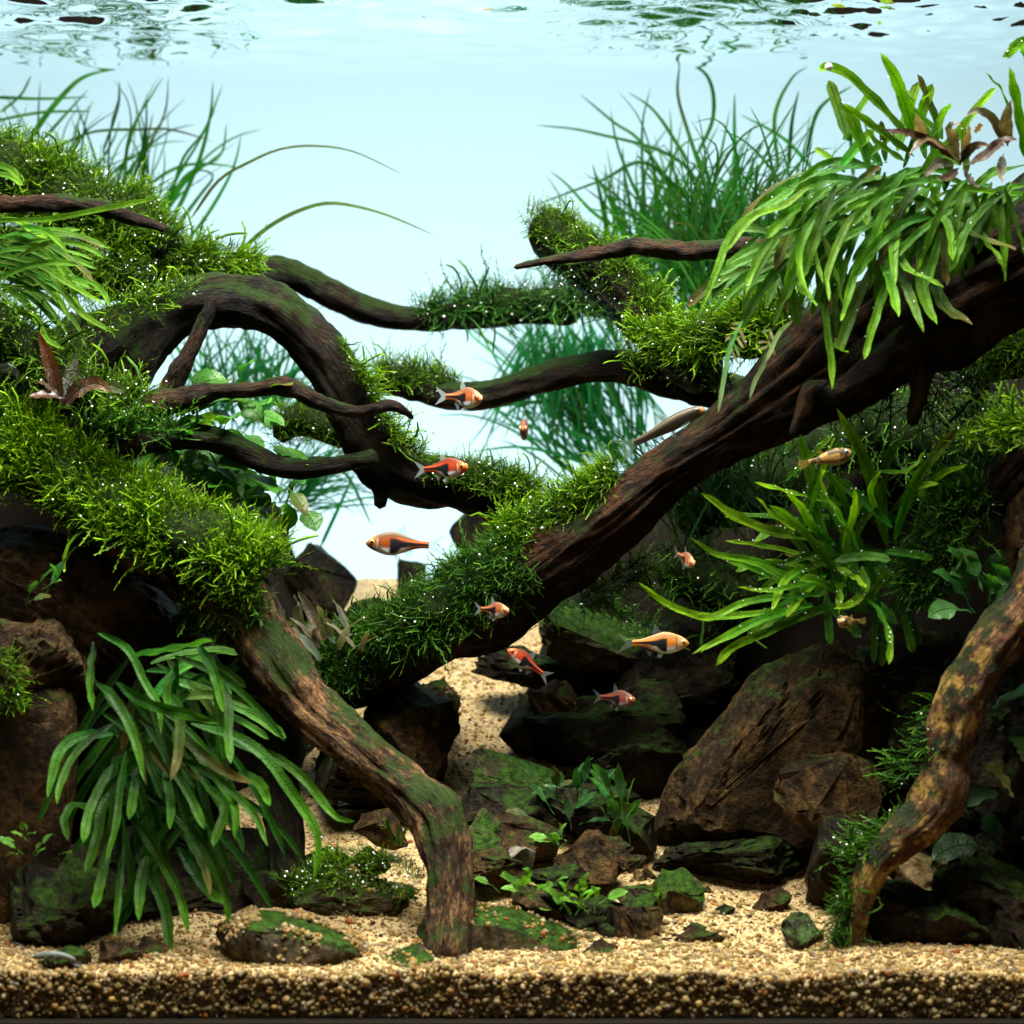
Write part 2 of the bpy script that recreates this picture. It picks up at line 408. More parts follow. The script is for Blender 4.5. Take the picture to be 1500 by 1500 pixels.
# soil banks left and right
LB = ([-260, 0, 120, 240, 320, 375, 410, 450, 505, 560], [470, 530, 560, 600, 680, 780, 860, 940, 1030, 1120])
RB = ([700, 750, 800, 870, 950, 1050, 1200, 1450, 1760], [1130, 1030, 925, 830, 750, 680, 590, 500, 440])
SOIL = mat_simple('dark_soil', (0.006, 0.0045, 0.003), 0.9, spec=0.05, noise=220)
def bank(name, prof, p0, p1, side):
    nu, nv = 130, 90
    pxs = np.linspace(p0, p1, nu); Ds = np.linspace(0.985, 1.355, nv)
    px, D = np.meshgrid(pxs, Ds, indexing='ij')
    x = (px - 750) * 1.2 / FPX
    crest = EYE - (np.interp(px, *prof) - HZ) * 1.2 / FPX
    fl = floor_z(x, D)
    edge = (250 - px) if side < 0 else (px - 1180)
    d0 = 1.09 - 0.09 * sstep(-250, 250, edge)
    s = sstep(0, 1, (D - d0) / 0.15)
    z = fl - 0.006 + np.maximum(crest - fl, -0.004) * s
    q = np.stack([x, D, z], -1)
    z = z + 0.008 * fbm(q * 30, 11, 4) * np.clip((z - fl) / 0.02, 0, 1)
    o = obj(name, np.stack([x, D, z], -1).reshape(-1, 3), grid_faces(nu, nv), SOIL)
    return struct(o)
bank('soil_bank', LB, -330, 570, -1)
bank('soil_bank', RB, 700, 1860, 1)

# backlit frosted background
g = NT('backlit_background')
tc = g.n('ShaderNodeTexCoord')
em = g.n('ShaderNodeBsdfTranslucent', {'Color': (0.86, 0.945, 0.965, 1)})
BACK = g.done(em)
v = np.array([[-1.1, 1.37, -0.3], [1.1, 1.37, -0.3], [1.1, 1.37, SURF + 0.6], [-1.1, 1.37, SURF + 0.6]])
struct(obj('background_panel', v, np.array([[0, 1, 2, 3]]), BACK, smooth=False))

# water surface, seen from below: total reflection by Fresnel, clear to the lamp overhead
g = NT('water_surface')
fr = g.n('ShaderNodeFresnel', {'IOR': 1.333})
WATER = g.done(g.n('ShaderNodeMixShader', {0: (fr, 0), 1: g.n('ShaderNodeBsdfTransparent'), 2: g.n('ShaderNodeBsdfGlossy', {'Color': (0.97, 0.99, 1, 1), 'Roughness': 0.0})}))
nu, nv = 250, 200
wx, wd = np.meshgrid(np.linspace(-0.5, 0.5, nu), np.linspace(0.80, 1.367, nv), indexing='ij')
amp = 0.45 + 0.55 * sstep(1.34, 1.14, wd)
calm = 0.65 + 0.35 * sstep(0.02, 0.16, np.abs(wx + 0.03))
q = np.stack([wx, wd, 0 * wx], -1)
hgt = 0.0038 * vnoise(q * [22, 40, 1], 21) + 0.0021 * vnoise(q * [55, 95, 1], 22) + 0.0008 * vnoise(q * [130, 210, 1], 23)
wz = SURF + hgt * amp * calm
struct(obj('water_surface', np.stack([wx, wd, wz], -1).reshape(-1, 3), grid_faces(nu, nv), WATER))
# ------------------------------------------------------------------ driftwood
def spline(pts, M, extra=None):
    """centripetal-like Catmull-Rom through pts, resampled evenly by length; extra (n,k) values interpolated along"""
    pts = np.asarray(pts, float)
    p = np.vstack([2 * pts[0] - pts[1], pts, 2 * pts[-1] - pts[-2]])
    n = len(pts); out = []; par = []
    for i in range(n - 1):
        t = np.linspace(0, 1, 24, endpoint=(i == n - 2))[:, None]
        a, b, c, d = p[i], p[i+1], p[i+2], p[i+3]
        out.append(0.5 * (2*b + (c-a)*t + (2*a-5*b+4*c-d)*t**2 + (3*b-a-3*c+d)*t**3)); par.append(i + t[:, 0])
    out = np.vstack(out); par = np.concatenate(par)
    s = np.concatenate([[0], np.cumsum(np.linalg.norm(np.diff(out, axis=0), axis=1))])
    u = np.linspace(0, s[-1], M)
    res = np.stack([np.interp(u, s, out[:, k]) for k in range(out.shape[1])], -1)
    pr = np.interp(u, s, par)
    ex = None
    if extra is not None:
        extra = np.asarray(extra, float); ex = np.interp(pr, np.arange(n), extra)
    return res, u, ex
def frames(C, up=(0, 0, 1)):
    T = nrm(np.gradient(C, axis=0))
    N = np.zeros_like(T); u = np.array(up, float)
    if abs(T[0] @ u) > 0.95: u = np.array([0, 1.0, 0])
    N[0] = nrm(u - T[0] * (T[0] @ u))
    for i in range(1, len(C)):
        v = N[i-1] - T[i] * (T[i] @ N[i-1]); N[i] = nrm(v)
    return T, N, np.cross(T, N)
def tube_geo(pts, rad, seed=0, K=28, rough=0.13, groove=0.19, step=0.0014, round0=True, round1=True, gk=3.0, flat=1.0):
    pts = np.asarray(pts, float)
    L = np.linalg.norm(np.diff(pts, axis=0), axis=1).sum()
    M = int(np.clip(L / step, 16, 260))
    C, s, r = spline(pts, M, rad)
    T, N, B = frames(C)
    ends = np.ones(M)
    e = np.maximum(r[0], 1e-5)
    if round0: ends = np.minimum(ends, np.sqrt(np.clip(1 - np.clip(1 - s / (e * 0.9), 0, 1) ** 2, 0.0, 1)))
    e = np.maximum(r[-1], 1e-5)
    if round1: ends = np.minimum(ends, np.sqrt(np.clip(1 - np.clip(1 - (s[-1] - s) / (e * 0.9), 0, 1) ** 2, 0.0, 1)))
    th = np.linspace(0, 2 * np.pi, K, endpoint=False)
    dirs = N[:, None, :] * np.cos(th)[None, :, None] + flat * B[:, None, :] * np.sin(th)[None, :, None]
    rm = float(np.mean(r))
    pos0 = C[:, None, :] + dirs * r[:, None, None]
    lump = fbm(pos0 / (rm * 1.6), seed, 3)
    q = np.stack([np.cos(th)[None, :] * gk + 0 * s[:, None], np.sin(th)[None, :] * gk + 0 * s[:, None], (s / (rm * 5.0))[:, None] + 0 * th[None, :]], -1)
    gr = fbm(q, seed + 50, 4, 0.6)
    gr = 1 - 2 * np.abs(gr)
    gr = gr - 0.5 * np.abs(fbm(q * [2.2, 2.2, 1.4], seed + 70, 3, 0.6))
    kn = np.clip(vnoise(pos0 / (rm * 2.6) + 9.1, seed + 200) - .55, 0, 1)
    mod = .9 * kn + rough * 1.5 * lump + groove * 0.7 * gr
    rr = r[:, None] * ends[:, None] * (1 + mod - mod.mean())
    V = C[:, None, :] + dirs * np.maximum(rr, 1e-5)[..., None]
    wc = np.stack([np.cos(th)[None, :] * r[:, None], np.sin(th)[None, :] * r[:, None], 0.22 * s[:, None] + 0 * th[None, :] + seed * 0.37], -1)
    i = np.arange(M - 1)[:, None]; j = np.arange(K)[None, :]; j2 = (j + 1) % K
    F = np.stack([i*K + j, i*K + j2, (i+1)*K + j2, (i+1)*K + j], -1).reshape(-1, 4)
    return V.reshape(-1, 3), F, wc.reshape(-1, 3), C, r
WOODS = {}
def branch(key, label, pts, D0, D1, rpx, mat, seed, twigs=(), name='driftwood_branch', group='driftwood pieces', **kw):
    """pts in photo pixels with depth, rpx = radius in pixels at each point"""
    C = path(pts, D0, D1); r = np.array(rpx, float) * C[:, 1] / FPX
    V, F, wc, CC, rr = tube_geo(C, r, seed, **kw)
    root = thing(name, label, 'driftwood', tuple(C[-1]), group)
    obj('wood', V, F, mat, root, vec=wc)
    for q, (tp, a, b, tr) in enumerate(twigs):
        c = path(tp, a, b); rw = np.array(tr, float) * c[:, 1] / FPX
        V, F, wc, _, _ = tube_geo(c, rw, seed + 100 + q, K=16, rough=0.12, groove=0.12)
        obj('side_root', V, F, mat, root, vec=wc)
    WOODS[key] = (C, r)
    return root

branch('foreleg', 'thick tan and green root arching down to the front sand, bare lower leg', 
       [(60,660),(150,735),(255,805),(345,880),(395,960),(450,1035),(525,1100),(600,1160),(640,1195),(655,1250),(658,1320),(655,1370),(652,1422)],
       1.035, 0.932, [50,56,60,60,52,38,32,33,37,36,34,32,29], WOOD_TAN, 3, name='driftwood_root', K=48, groove=0.22, round0=False)
branch('legback', 'short dark root stub standing behind the lower left fern', [(350,900),(395,1040),(408,1150),(418,1230),(420,1310)],
       1.02, 0.985, [60,48,34,27,24], WOOD, 4, name='driftwood_root')
branch('arch', 'big dark arching branch over the left opening, moss on its right shoulder',
       [(60,560),(150,535),(215,480),(290,440),(365,440),(430,475),(480,535),(515,590),(548,650),(590,690),(660,705),(730,735),(800,765),(850,800)],
       1.07, 1.10, [78,70,48,38,38,39,38,42,44,38,34,32,34,36], WOOD, 5, K=36,
       twigs=[([(540,660),(552,700),(558,722),(556,746)], 1.085, 1.085, [26,15,11,8])])
branch('twig_cross', 'thin twig slanting across the left foot of the big arching branch', [(312,432),(300,470),(275,520),(240,585),(225,610)], 1.035, 1.03, [7,10,13,16,14], WOOD_THIN, 6, K=18)
branch('mid_upper', 'thin knobbly branch with forked tip pointing right below the big arch', [(120,640),(210,600),(290,578),(370,570),(425,568),(470,590),(520,602),(570,594),(592,602),(606,614)],
       1.02, 1.04, [26,22,15,11,13,12,10,8,6,3], WOOD_THIN, 7, K=20, rough=0.14)
branch('mid_lower', 'smooth dark branch curving right with a blunt cut end', [(140,655),(230,643),(300,642),(355,660),(410,684),(470,684),(520,676),(554,668)],
       1.02, 1.045, [28,22,19,18,17,14,12,12], WOOD, 8, K=22, rough=0.06)
branch('back_left', 'dark far branch dipping from the left mound towards the centre', [(300,420),(370,400),(430,404),(490,432),(550,458),(620,468),(700,462),(780,458),(850,462)],
       1.19, 1.21, [30,25,22,21,20,17,18,18,14], WOOD_GREEN, 9, K=22, rough=0.05)
branch('trunk', 'massive dark trunk slanting from the upper right corner to the centre floor',
       [(440,1030),(530,985),(610,940),(700,892),(800,828),(900,755),(985,688),(1060,642),(1120,604),(1190,552),(1290,486),(1400,424),(1540,356),(1620,320)],
       1.10, 0.985, [34,44,50,53,56,54,43,42,50,66,86,96,104,104], WOOD_RED, 10, K=84, groove=0.17, rough=0.11, gk=4.6, name='driftwood_log', round1=False)
branch('under_root', 'red brown root bent below the hanging fern with a drooping tip', [(1370,440),(1320,490),(1270,545),(1225,578),(1190,570),(1178,595),(1160,640)],
       0.985, 0.98, [34,26,17,14,12,11,7], WOOD_RED, 11, K=20,
       twigs=[([(1362,450),(1352,520),(1345,580),(1335,625)], 0.99, 0.99, [26,20,14,8]), ([(1215,560),(1190,572),(1185,560)], 0.982, 0.98, [9,8,4])])
branch('upper_thin', 'long thin reddish branch pointing left in front of the tall grass', [(752,392),(800,382),(855,374),(905,366),(935,360),(985,368),(1045,366),(1105,362),(1170,372)],
       1.05, 1.02, [3,7,9,12,13,15,14,15,18], WOOD_THIN, 12, K=18, rough=0.13)
branch('stump', 'upright mossy stub leaning left at the foot of the tall grass', [(785,322),(820,350),(860,388),(905,430),(950,475),(1010,530),(1050,560)],
       1.12, 1.08, [26,34,36,34,34,36,36], WOOD, 13)
branch('mid_back', 'smooth dark curved branch reaching left between the two openings', [(545,556),(610,568),(670,580),(725,576),(790,556),(850,541),(910,538),(980,552),(1050,574),(1100,590)],
       1.17, 1.09, [14,20,20,20,21,22,24,28,30,30], WOOD, 14, K=24, rough=0.05)
branch('right_root', 'sinuous front root at right, dark green with tan patches, ending in the sand', [(1560,800),(1500,885),(1440,965),(1400,1040),(1385,1110),(1370,1175),(1325,1222),(1285,1262),(1262,1320),(1248,1400)],
       0.955, 0.943, [44,40,36,33,31,36,32,25,18,12], WOOD_PATCH, 15, K=40, groove=0.17, name='driftwood_root')
branch('right_edge', 'dark branch end at the right edge above the right root', [(1560,640),(1500,680),(1465,722),(1450,760)], 1.0, 1.01, [52,44,34,18], WOOD_RED, 16)
branch('left_stick', 'thin dark stick lying in the upper left moss mound', [(-30,300),(60,298),(130,302),(200,322),(246,336)], 1.045, 1.05, [12,13,12,10,6], WOOD_THIN, 17, K=16)

# ------------------------------------------------------------------ stones
ROCKS = {}
def U_(a, b): return float(rng.uniform(a, b))
def rock_shape(seed, npts=16, sub=3, rough=0.05, p=None):
    """broken stone: convex hull of random points, edges chipped, then roughened with strata"""
    import bmesh
    r = np.random.default_rng(seed)
    if p is None: p = nrm(r.normal(size=(npts, 3))) * r.uniform(0.8, 1.0, (npts, 1))
    bm = bmesh.new()
    for q in p: bm.verts.new(q)
    res = bmesh.ops.convex_hull(bm, input=bm.verts[:])
    junk = [e for e in bm.verts if not e.link_faces]
    bmesh.ops.delete(bm, geom=junk, context='VERTS')
    bmesh.ops.bevel(bm, geom=bm.edges[:], offset=0.035, segments=1, affect='EDGES', profile=0.5)
    bmesh.ops.triangulate(bm, faces=bm.faces[:])
    bmesh.ops.subdivide_edges(bm, edges=[e for e in bm.edges if e.calc_length() > .12], cuts=2 if sub > 2 else 1, use_grid_fill=True)
    bmesh.ops.triangulate(bm, faces=bm.faces[:])
    if sub > 3:
        bmesh.ops.subdivide_edges(bm, edges=[e for e in bm.edges if e.calc_length() > .1], cuts=2, use_grid_fill=True)
        bmesh.ops.triangulate(bm, faces=bm.faces[:])
    bm.verts.ensure_lookup_table(); bm.verts.index_update()
    V = np.array([q.co[:] for q in bm.verts]); f = np.array([[x.index for x in q.verts] for q in bm.faces]); bm.free()
    ax = nrm(r.normal(size=3) + [0, 0, 1.5]); h = V @ ax
    q = V * 2.4 + seed * 3.1
    st = np.abs(((h * r.uniform(3, 5) + .5 * fbm(q * .7, seed + 3, 2)) % 1.0) - .5) * 2      # strata ledges
    V = V * (1 + rough * 1.2 * fbm(q, seed, 5, 0.6) - rough * 1.3 * sstep(.2, .0, st) + rough * .5 * np.sign(fbm(q * 1.3, seed + 9, 2)))[:, None]
    return V, f
def rock(label, px, py, hw, hh, D, mat, seed, rot=0.0, depth=None, name='stone', planes=11, big=False, group='stones', rough=0.08):
    s = D / FPX
    V, f = rock_shape(seed, 22 if big else (16 if hw > 45 else 12), 4 if (big or hw > 90) else (3 if hw > 30 else 2), rough)
    a = V[:, [0, 2]]
    V = V / np.abs(V).max(0)
    dep = (depth or (hw + hh) * 0.45) * s
    V = V * [hw * s, dep, hh * s]
    c, sn = math.cos(rot), math.sin(rot)
    V = np.stack([V[:, 0] * c + V[:, 2] * sn, V[:, 1], -V[:, 0] * sn + V[:, 2] * c], -1)
    p = P(px, py, D)
    me = make_mesh(name, V, f)
    o = link(name, me, mat); o.location = p
    me.polygons.foreach_set('use_smooth', np.ones(len(f), bool)); me.set_sharp_from_angle(angle=math.radians(24))
    ROCKS[label] = (o, V + p, f)
    return tag(o, label, 'stone', group)
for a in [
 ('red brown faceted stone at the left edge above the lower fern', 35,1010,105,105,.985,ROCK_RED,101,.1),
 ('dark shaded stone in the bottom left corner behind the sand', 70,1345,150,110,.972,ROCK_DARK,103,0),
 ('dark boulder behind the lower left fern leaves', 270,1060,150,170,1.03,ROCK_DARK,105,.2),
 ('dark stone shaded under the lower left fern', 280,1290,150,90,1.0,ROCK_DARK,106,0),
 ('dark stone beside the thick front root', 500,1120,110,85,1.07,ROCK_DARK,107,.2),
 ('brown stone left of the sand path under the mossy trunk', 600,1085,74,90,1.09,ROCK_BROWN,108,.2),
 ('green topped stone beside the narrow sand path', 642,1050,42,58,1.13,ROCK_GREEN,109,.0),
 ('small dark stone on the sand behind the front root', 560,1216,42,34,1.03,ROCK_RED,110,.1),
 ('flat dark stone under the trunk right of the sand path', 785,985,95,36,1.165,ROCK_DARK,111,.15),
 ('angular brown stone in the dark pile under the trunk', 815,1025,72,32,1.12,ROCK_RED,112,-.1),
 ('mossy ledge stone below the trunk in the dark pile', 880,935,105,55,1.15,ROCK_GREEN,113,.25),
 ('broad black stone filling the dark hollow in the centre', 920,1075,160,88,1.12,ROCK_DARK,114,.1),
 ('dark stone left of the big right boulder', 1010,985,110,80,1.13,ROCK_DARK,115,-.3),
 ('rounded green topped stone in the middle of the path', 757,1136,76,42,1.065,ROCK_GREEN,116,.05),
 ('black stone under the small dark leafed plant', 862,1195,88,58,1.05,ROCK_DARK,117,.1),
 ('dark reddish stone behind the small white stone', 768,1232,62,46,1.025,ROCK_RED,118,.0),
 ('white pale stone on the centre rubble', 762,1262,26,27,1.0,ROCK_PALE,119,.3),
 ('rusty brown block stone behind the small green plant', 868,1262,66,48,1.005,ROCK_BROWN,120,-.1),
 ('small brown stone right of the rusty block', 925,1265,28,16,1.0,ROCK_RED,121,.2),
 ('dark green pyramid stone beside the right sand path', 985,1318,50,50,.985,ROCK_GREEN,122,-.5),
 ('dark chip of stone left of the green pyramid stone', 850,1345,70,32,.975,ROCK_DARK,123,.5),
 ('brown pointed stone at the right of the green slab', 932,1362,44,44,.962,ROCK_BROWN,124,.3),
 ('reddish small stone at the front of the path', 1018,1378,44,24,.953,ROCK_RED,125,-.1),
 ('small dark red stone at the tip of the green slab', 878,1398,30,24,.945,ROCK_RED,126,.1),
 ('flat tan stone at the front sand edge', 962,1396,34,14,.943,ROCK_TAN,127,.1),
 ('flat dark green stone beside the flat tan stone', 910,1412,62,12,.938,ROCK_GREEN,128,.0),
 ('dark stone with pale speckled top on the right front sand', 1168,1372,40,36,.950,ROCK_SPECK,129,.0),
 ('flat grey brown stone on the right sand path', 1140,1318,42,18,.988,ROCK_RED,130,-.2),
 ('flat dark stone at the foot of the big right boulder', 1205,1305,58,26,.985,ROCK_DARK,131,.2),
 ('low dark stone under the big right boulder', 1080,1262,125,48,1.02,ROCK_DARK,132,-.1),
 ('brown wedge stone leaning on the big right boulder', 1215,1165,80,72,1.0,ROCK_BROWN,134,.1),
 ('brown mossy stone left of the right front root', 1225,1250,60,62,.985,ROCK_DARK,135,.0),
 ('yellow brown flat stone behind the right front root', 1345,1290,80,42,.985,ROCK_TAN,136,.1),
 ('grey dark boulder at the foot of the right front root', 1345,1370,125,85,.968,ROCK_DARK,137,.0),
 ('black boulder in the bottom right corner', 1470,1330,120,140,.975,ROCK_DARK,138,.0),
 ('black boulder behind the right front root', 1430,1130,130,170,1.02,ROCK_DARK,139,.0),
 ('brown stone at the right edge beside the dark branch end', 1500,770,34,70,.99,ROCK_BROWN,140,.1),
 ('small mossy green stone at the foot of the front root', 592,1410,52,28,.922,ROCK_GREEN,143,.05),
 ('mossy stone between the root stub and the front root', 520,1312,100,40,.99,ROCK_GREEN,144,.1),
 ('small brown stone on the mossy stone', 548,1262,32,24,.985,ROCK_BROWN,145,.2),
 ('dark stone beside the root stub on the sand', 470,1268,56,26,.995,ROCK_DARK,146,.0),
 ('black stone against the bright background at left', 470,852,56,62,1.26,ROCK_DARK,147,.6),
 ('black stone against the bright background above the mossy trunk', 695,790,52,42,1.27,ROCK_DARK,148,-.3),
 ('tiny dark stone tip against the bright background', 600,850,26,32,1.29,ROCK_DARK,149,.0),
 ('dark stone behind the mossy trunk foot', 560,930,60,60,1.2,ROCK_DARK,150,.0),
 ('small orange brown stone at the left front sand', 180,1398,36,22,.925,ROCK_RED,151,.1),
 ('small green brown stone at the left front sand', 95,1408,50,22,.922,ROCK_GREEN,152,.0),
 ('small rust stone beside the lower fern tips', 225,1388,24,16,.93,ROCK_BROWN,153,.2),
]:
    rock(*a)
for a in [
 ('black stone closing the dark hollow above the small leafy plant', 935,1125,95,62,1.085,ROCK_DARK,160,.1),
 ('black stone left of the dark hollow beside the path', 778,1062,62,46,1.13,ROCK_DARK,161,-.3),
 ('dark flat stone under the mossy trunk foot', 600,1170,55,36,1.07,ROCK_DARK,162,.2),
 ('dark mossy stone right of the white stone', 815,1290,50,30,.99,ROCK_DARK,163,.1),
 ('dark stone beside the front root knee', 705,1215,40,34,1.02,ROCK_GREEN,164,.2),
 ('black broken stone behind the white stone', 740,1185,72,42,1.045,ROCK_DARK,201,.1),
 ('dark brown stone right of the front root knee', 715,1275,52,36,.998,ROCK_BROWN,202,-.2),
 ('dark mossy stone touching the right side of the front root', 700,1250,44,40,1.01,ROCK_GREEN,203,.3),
 ('brown split stone left of the small bright plant', 800,1330,60,34,.982,ROCK_RED,204,.3),
 ('black flat stone under the small bright plant', 880,1345,60,30,.972,ROCK_DARK,205,.2),
 ('green brown stone left of the green pyramid stone', 930,1325,40,30,.978,ROCK_GREEN,206,-.2),
 ('black stone behind the rusty block stone', 920,1220,50,44,1.03,ROCK_DARK,207,.0),
 ('dark stone between root stub and mossy stone', 395,1300,60,40,.99,ROCK_DARK,208,.1),
 ('black wedge stone under the right fern', 1330,1020,120,110,1.06,ROCK_DARK,165,.2)]: rock(*a)
LAND = [(762,1262,'the white stone'), (868,1262,'the rusty block stone'), (985,1318,'the green pyramid stone'), (1018,1378,'the reddish front stone'), (932,1362,'the brown pointed stone'), (1140,1318,'the flat grey brown stone'), (655,1300,'the front root leg')]
rub = []
for q in range(26):
    px, py = U_(690, 1090), U_(1260, 1405); h = U_(7, 18); mi = int(rng.integers(0, 5))
    l = min(LAND, key=lambda t: (t[0] - px) ** 2 + 4 * (t[1] - py) ** 2); dx, dy = px - l[0], 2 * (py - l[1])
    way = ('right of' if dx > 0 else 'left of') if abs(dx) > abs(dy) else ('in front of' if dy > 0 else 'behind')
    rub.append([px, py, h, mi, (['reddish', 'brown', 'black', 'greenish', 'tan'][mi], way, l[2]), dx * dx + dy * dy])
for key in sorted({q[4] for q in rub}):
    g_ = sorted((q for q in rub if q[4] == key), key=lambda q: q[5])
    for n_, (px, py, h, mi, k, _) in enumerate(g_):
        D = float(np.interp(py, [1228, 1307, 1384, 1415], [1.05, 1.0, .95, .93]))
        lab = 'small %s broken stone %s%s %s' % (k[0], '' if len(g_) == 1 else ['nearest ', 'second ', 'third ', 'fourth ', 'fifth '][min(n_, 4)], k[1], k[2])
        rock(lab, px, py + 2, h * U_(1.0, 1.6), h, D, [ROCK_RED, ROCK_BROWN, ROCK_DARK, ROCK_GREEN, ROCK_TAN][mi], 170 + int(px) % 97 + n_, U_(-.4, .4), group='rubble stones')
def rock_outline(label, pts, D, depth, mat, seed, rough=0.045, inset=0.72, group='stones'):
    """stone whose outline is known: hull of the outline at mid depth plus smaller front and back faces"""
    r = np.random.default_rng(seed); pts = np.array(pts, float); c = pts.mean(0); s = D / FPX; R = np.abs(pts - c).max()
    loc = []
    for k, (f_, dz) in enumerate(((1.0, 0.0), (inset, -1.0), (inset * .9, 1.0))):
        for q in pts:
            v = (q - c) * f_ * r.uniform(.9, 1.08) / R
            loc.append([v[0], dz * depth / R * r.uniform(.6, 1.0) if dz else 0.0, -v[1]])
    V, f = rock_shape(seed, sub=4, rough=rough, p=np.array(loc))
    V = V * R * s
    o = link('stone', make_mesh('stone', V, f), mat); p = P(c[0], c[1], D); o.location = p
    o.data.set_sharp_from_angle(angle=math.radians(24)); ROCKS[label] = (o, V + p, f)
    return tag(o, label, 'stone', group)
rock_outline('big cracked brown boulder at the right of the path', [(962,1215),(985,1130),(1035,1065),(1105,990),(1200,932),(1275,945),(1310,1060),(1290,1210),(1180,1290),(1040,1280)], 1.045, 100, ROCK_BROWN, 133, .04)
rock_outline('broad flat green slab right of the front root foot', [(600,1345),(690,1318),(760,1330),(870,1380),(925,1415),(840,1440),(640,1450),(590,1410)], .962, 75, ROCK_GREEN, 142, .025, .8)
rock_outline('sand dusted flat green slab left of the front root foot', [(318,1362),(360,1335),(450,1338),(540,1375),(548,1410),(430,1420),(330,1400)], .938, 80, ROCK_GREEN, 141, .03, .8)
rock_outline('tall brown stone at the left edge beside the lower fern', [(-60,950),(40,960),(110,985),(116,1060),(95,1180),(105,1300),(60,1390),(-60,1390)], .985, 70, ROCK_BROWN, 102, .035, .8)
rock_outline('large dark brown boulder under the bright moss slope', [(-60,800),(40,765),(150,800),(260,870),(300,940),(290,1010),(120,1000),(-60,960)], 1.03, 90, ROCK_RED, 104, .03, .8)
def dust(label, n, lim=0.35):
    """loose grains lying on the upper side of a stone"""
    o, V, f = ROCKS[label]
    T = V[f]; nn = nrm(np.cross(T[:, 1] - T[:, 0], T[:, 2] - T[:, 0])); c = T.mean(1)
    w = np.clip(nn[:, 2] - lim, 0, 1) * np.linalg.norm(np.cross(T[:, 1] - T[:, 0], T[:, 2] - T[:, 0]), axis=1) * (fbm(c * 70, 31, 3) > -.1)
    k = rng.choice(len(f), n, p=w / w.sum()); b = rng.dirichlet((1, 1, 1), n)
    pos = (T[k] * b[..., None]).sum(1) + nn[k] * .0003
    grains('sand_dusting', pos, rng.gamma(6, 0.00014, n).clip(0.0004, 0.0017), ICO1, o, GRAIN)
dust('sand dusted flat green slab left of the front root foot', 1500, .1)
dust('broad flat green slab right of the front root foot', 260)
dust('mossy stone between the root stub and the front root', 160)
dust('green topped stone beside the narrow sand path', 60)
dust('small mossy green stone at the foot of the front root', 40)
# ------------------------------------------------------------------ moss
def frond_template(r, leaflets=11, branched=True):
    """one moss shoot of length 1 along +z; tris; returns V, F, t (0 base..1 tip)"""
    Vs, Fs, Ts = [], [], []
    def axis(p0, d0, L, n, rad, t0, t1, bend, nl):
        pts = [p0]; d = nrm(d0); 
        for i in range(n):
            d = nrm(d + bend * 0.6 + r.normal(0, 0.26, 3)); pts.append(pts[-1] + d * L / n)
        pts = np.array(pts); T, N, B = frames(pts, (1, 0.1, 0))
        base = sum(len(v) for v in Vs); K = 3
        th = np.arange(K) * 2 * np.pi / K
        rr = rad * np.interp(np.linspace(0, 1, n + 1), [0, .3, .9, 1], [.6, .9, 1.1, .7])
        ring = pts[:, None] + rr[:, None, None] * (N[:, None] * np.cos(th)[None, :, None] + B[:, None] * np.sin(th)[None, :, None])
        Vs.append(ring.reshape(-1, 3)); Ts.append(np.repeat(np.linspace(t0, t1, n + 1), K))
        f = []
        for i in range(n):
            for j in range(K):
                a, b = base + i*K + j, base + i*K + (j+1) % K
                f += [[a, b, b + K], [a, b + K, a + K]]
        Fs.append(np.array(f))
        base = sum(len(v) for v in Vs); lv, lf, lt = [], [], []
        for q in range(nl):
            u = 0.12 + 0.86 * q / max(1, nl - 1); x = u * n; i = min(int(x), n - 1); c = pts[i] + (pts[i+1] - pts[i]) * (x - i)
            ang = q * 2.4 + r.uniform(-.4, .4); sd = N[i] * math.cos(ang) + B[i] * math.sin(ang)
            d = nrm(T[i] * 0.75 + sd * 0.8); w = nrm(np.cross(d, sd + 0.3)); l = rad * r.uniform(1.9, 2.7); ww = rad * 0.8
            b0 = base + len(lv)
            lv += [c + w * ww, c + d * l, c - w * ww]; lf += [[b0, b0+1, b0+2]]
            lt += [t0 + (t1 - t0) * u, min(1, t0 + (t1 - t0) * u + .15), t0 + (t1 - t0) * u]
        if lv: Vs.append(np.array(lv)); Fs.append(np.array(lf)); Ts.append(np.array(lt))
        return pts
    bend = np.array([r.uniform(.05, .35), 0, 0])
    p = axis(np.zeros(3), np.array([0, 0, 1.0]), 1.0, 5, 0.030, 0.0, 1.0, bend, leaflets)
    if branched:
        for q in range(r.integers(1, 4)):
            i = r.integers(1, 5); sd = nrm(np.array([r.normal(), r.normal(), 0.9]))
            axis(p[i], sd, r.uniform(.25, .5), 2, 0.042, i / 6, min(1, i / 6 + .5), bend, 4)
    return np.vstack(Vs), np.vstack(Fs), np.concatenate(Ts)
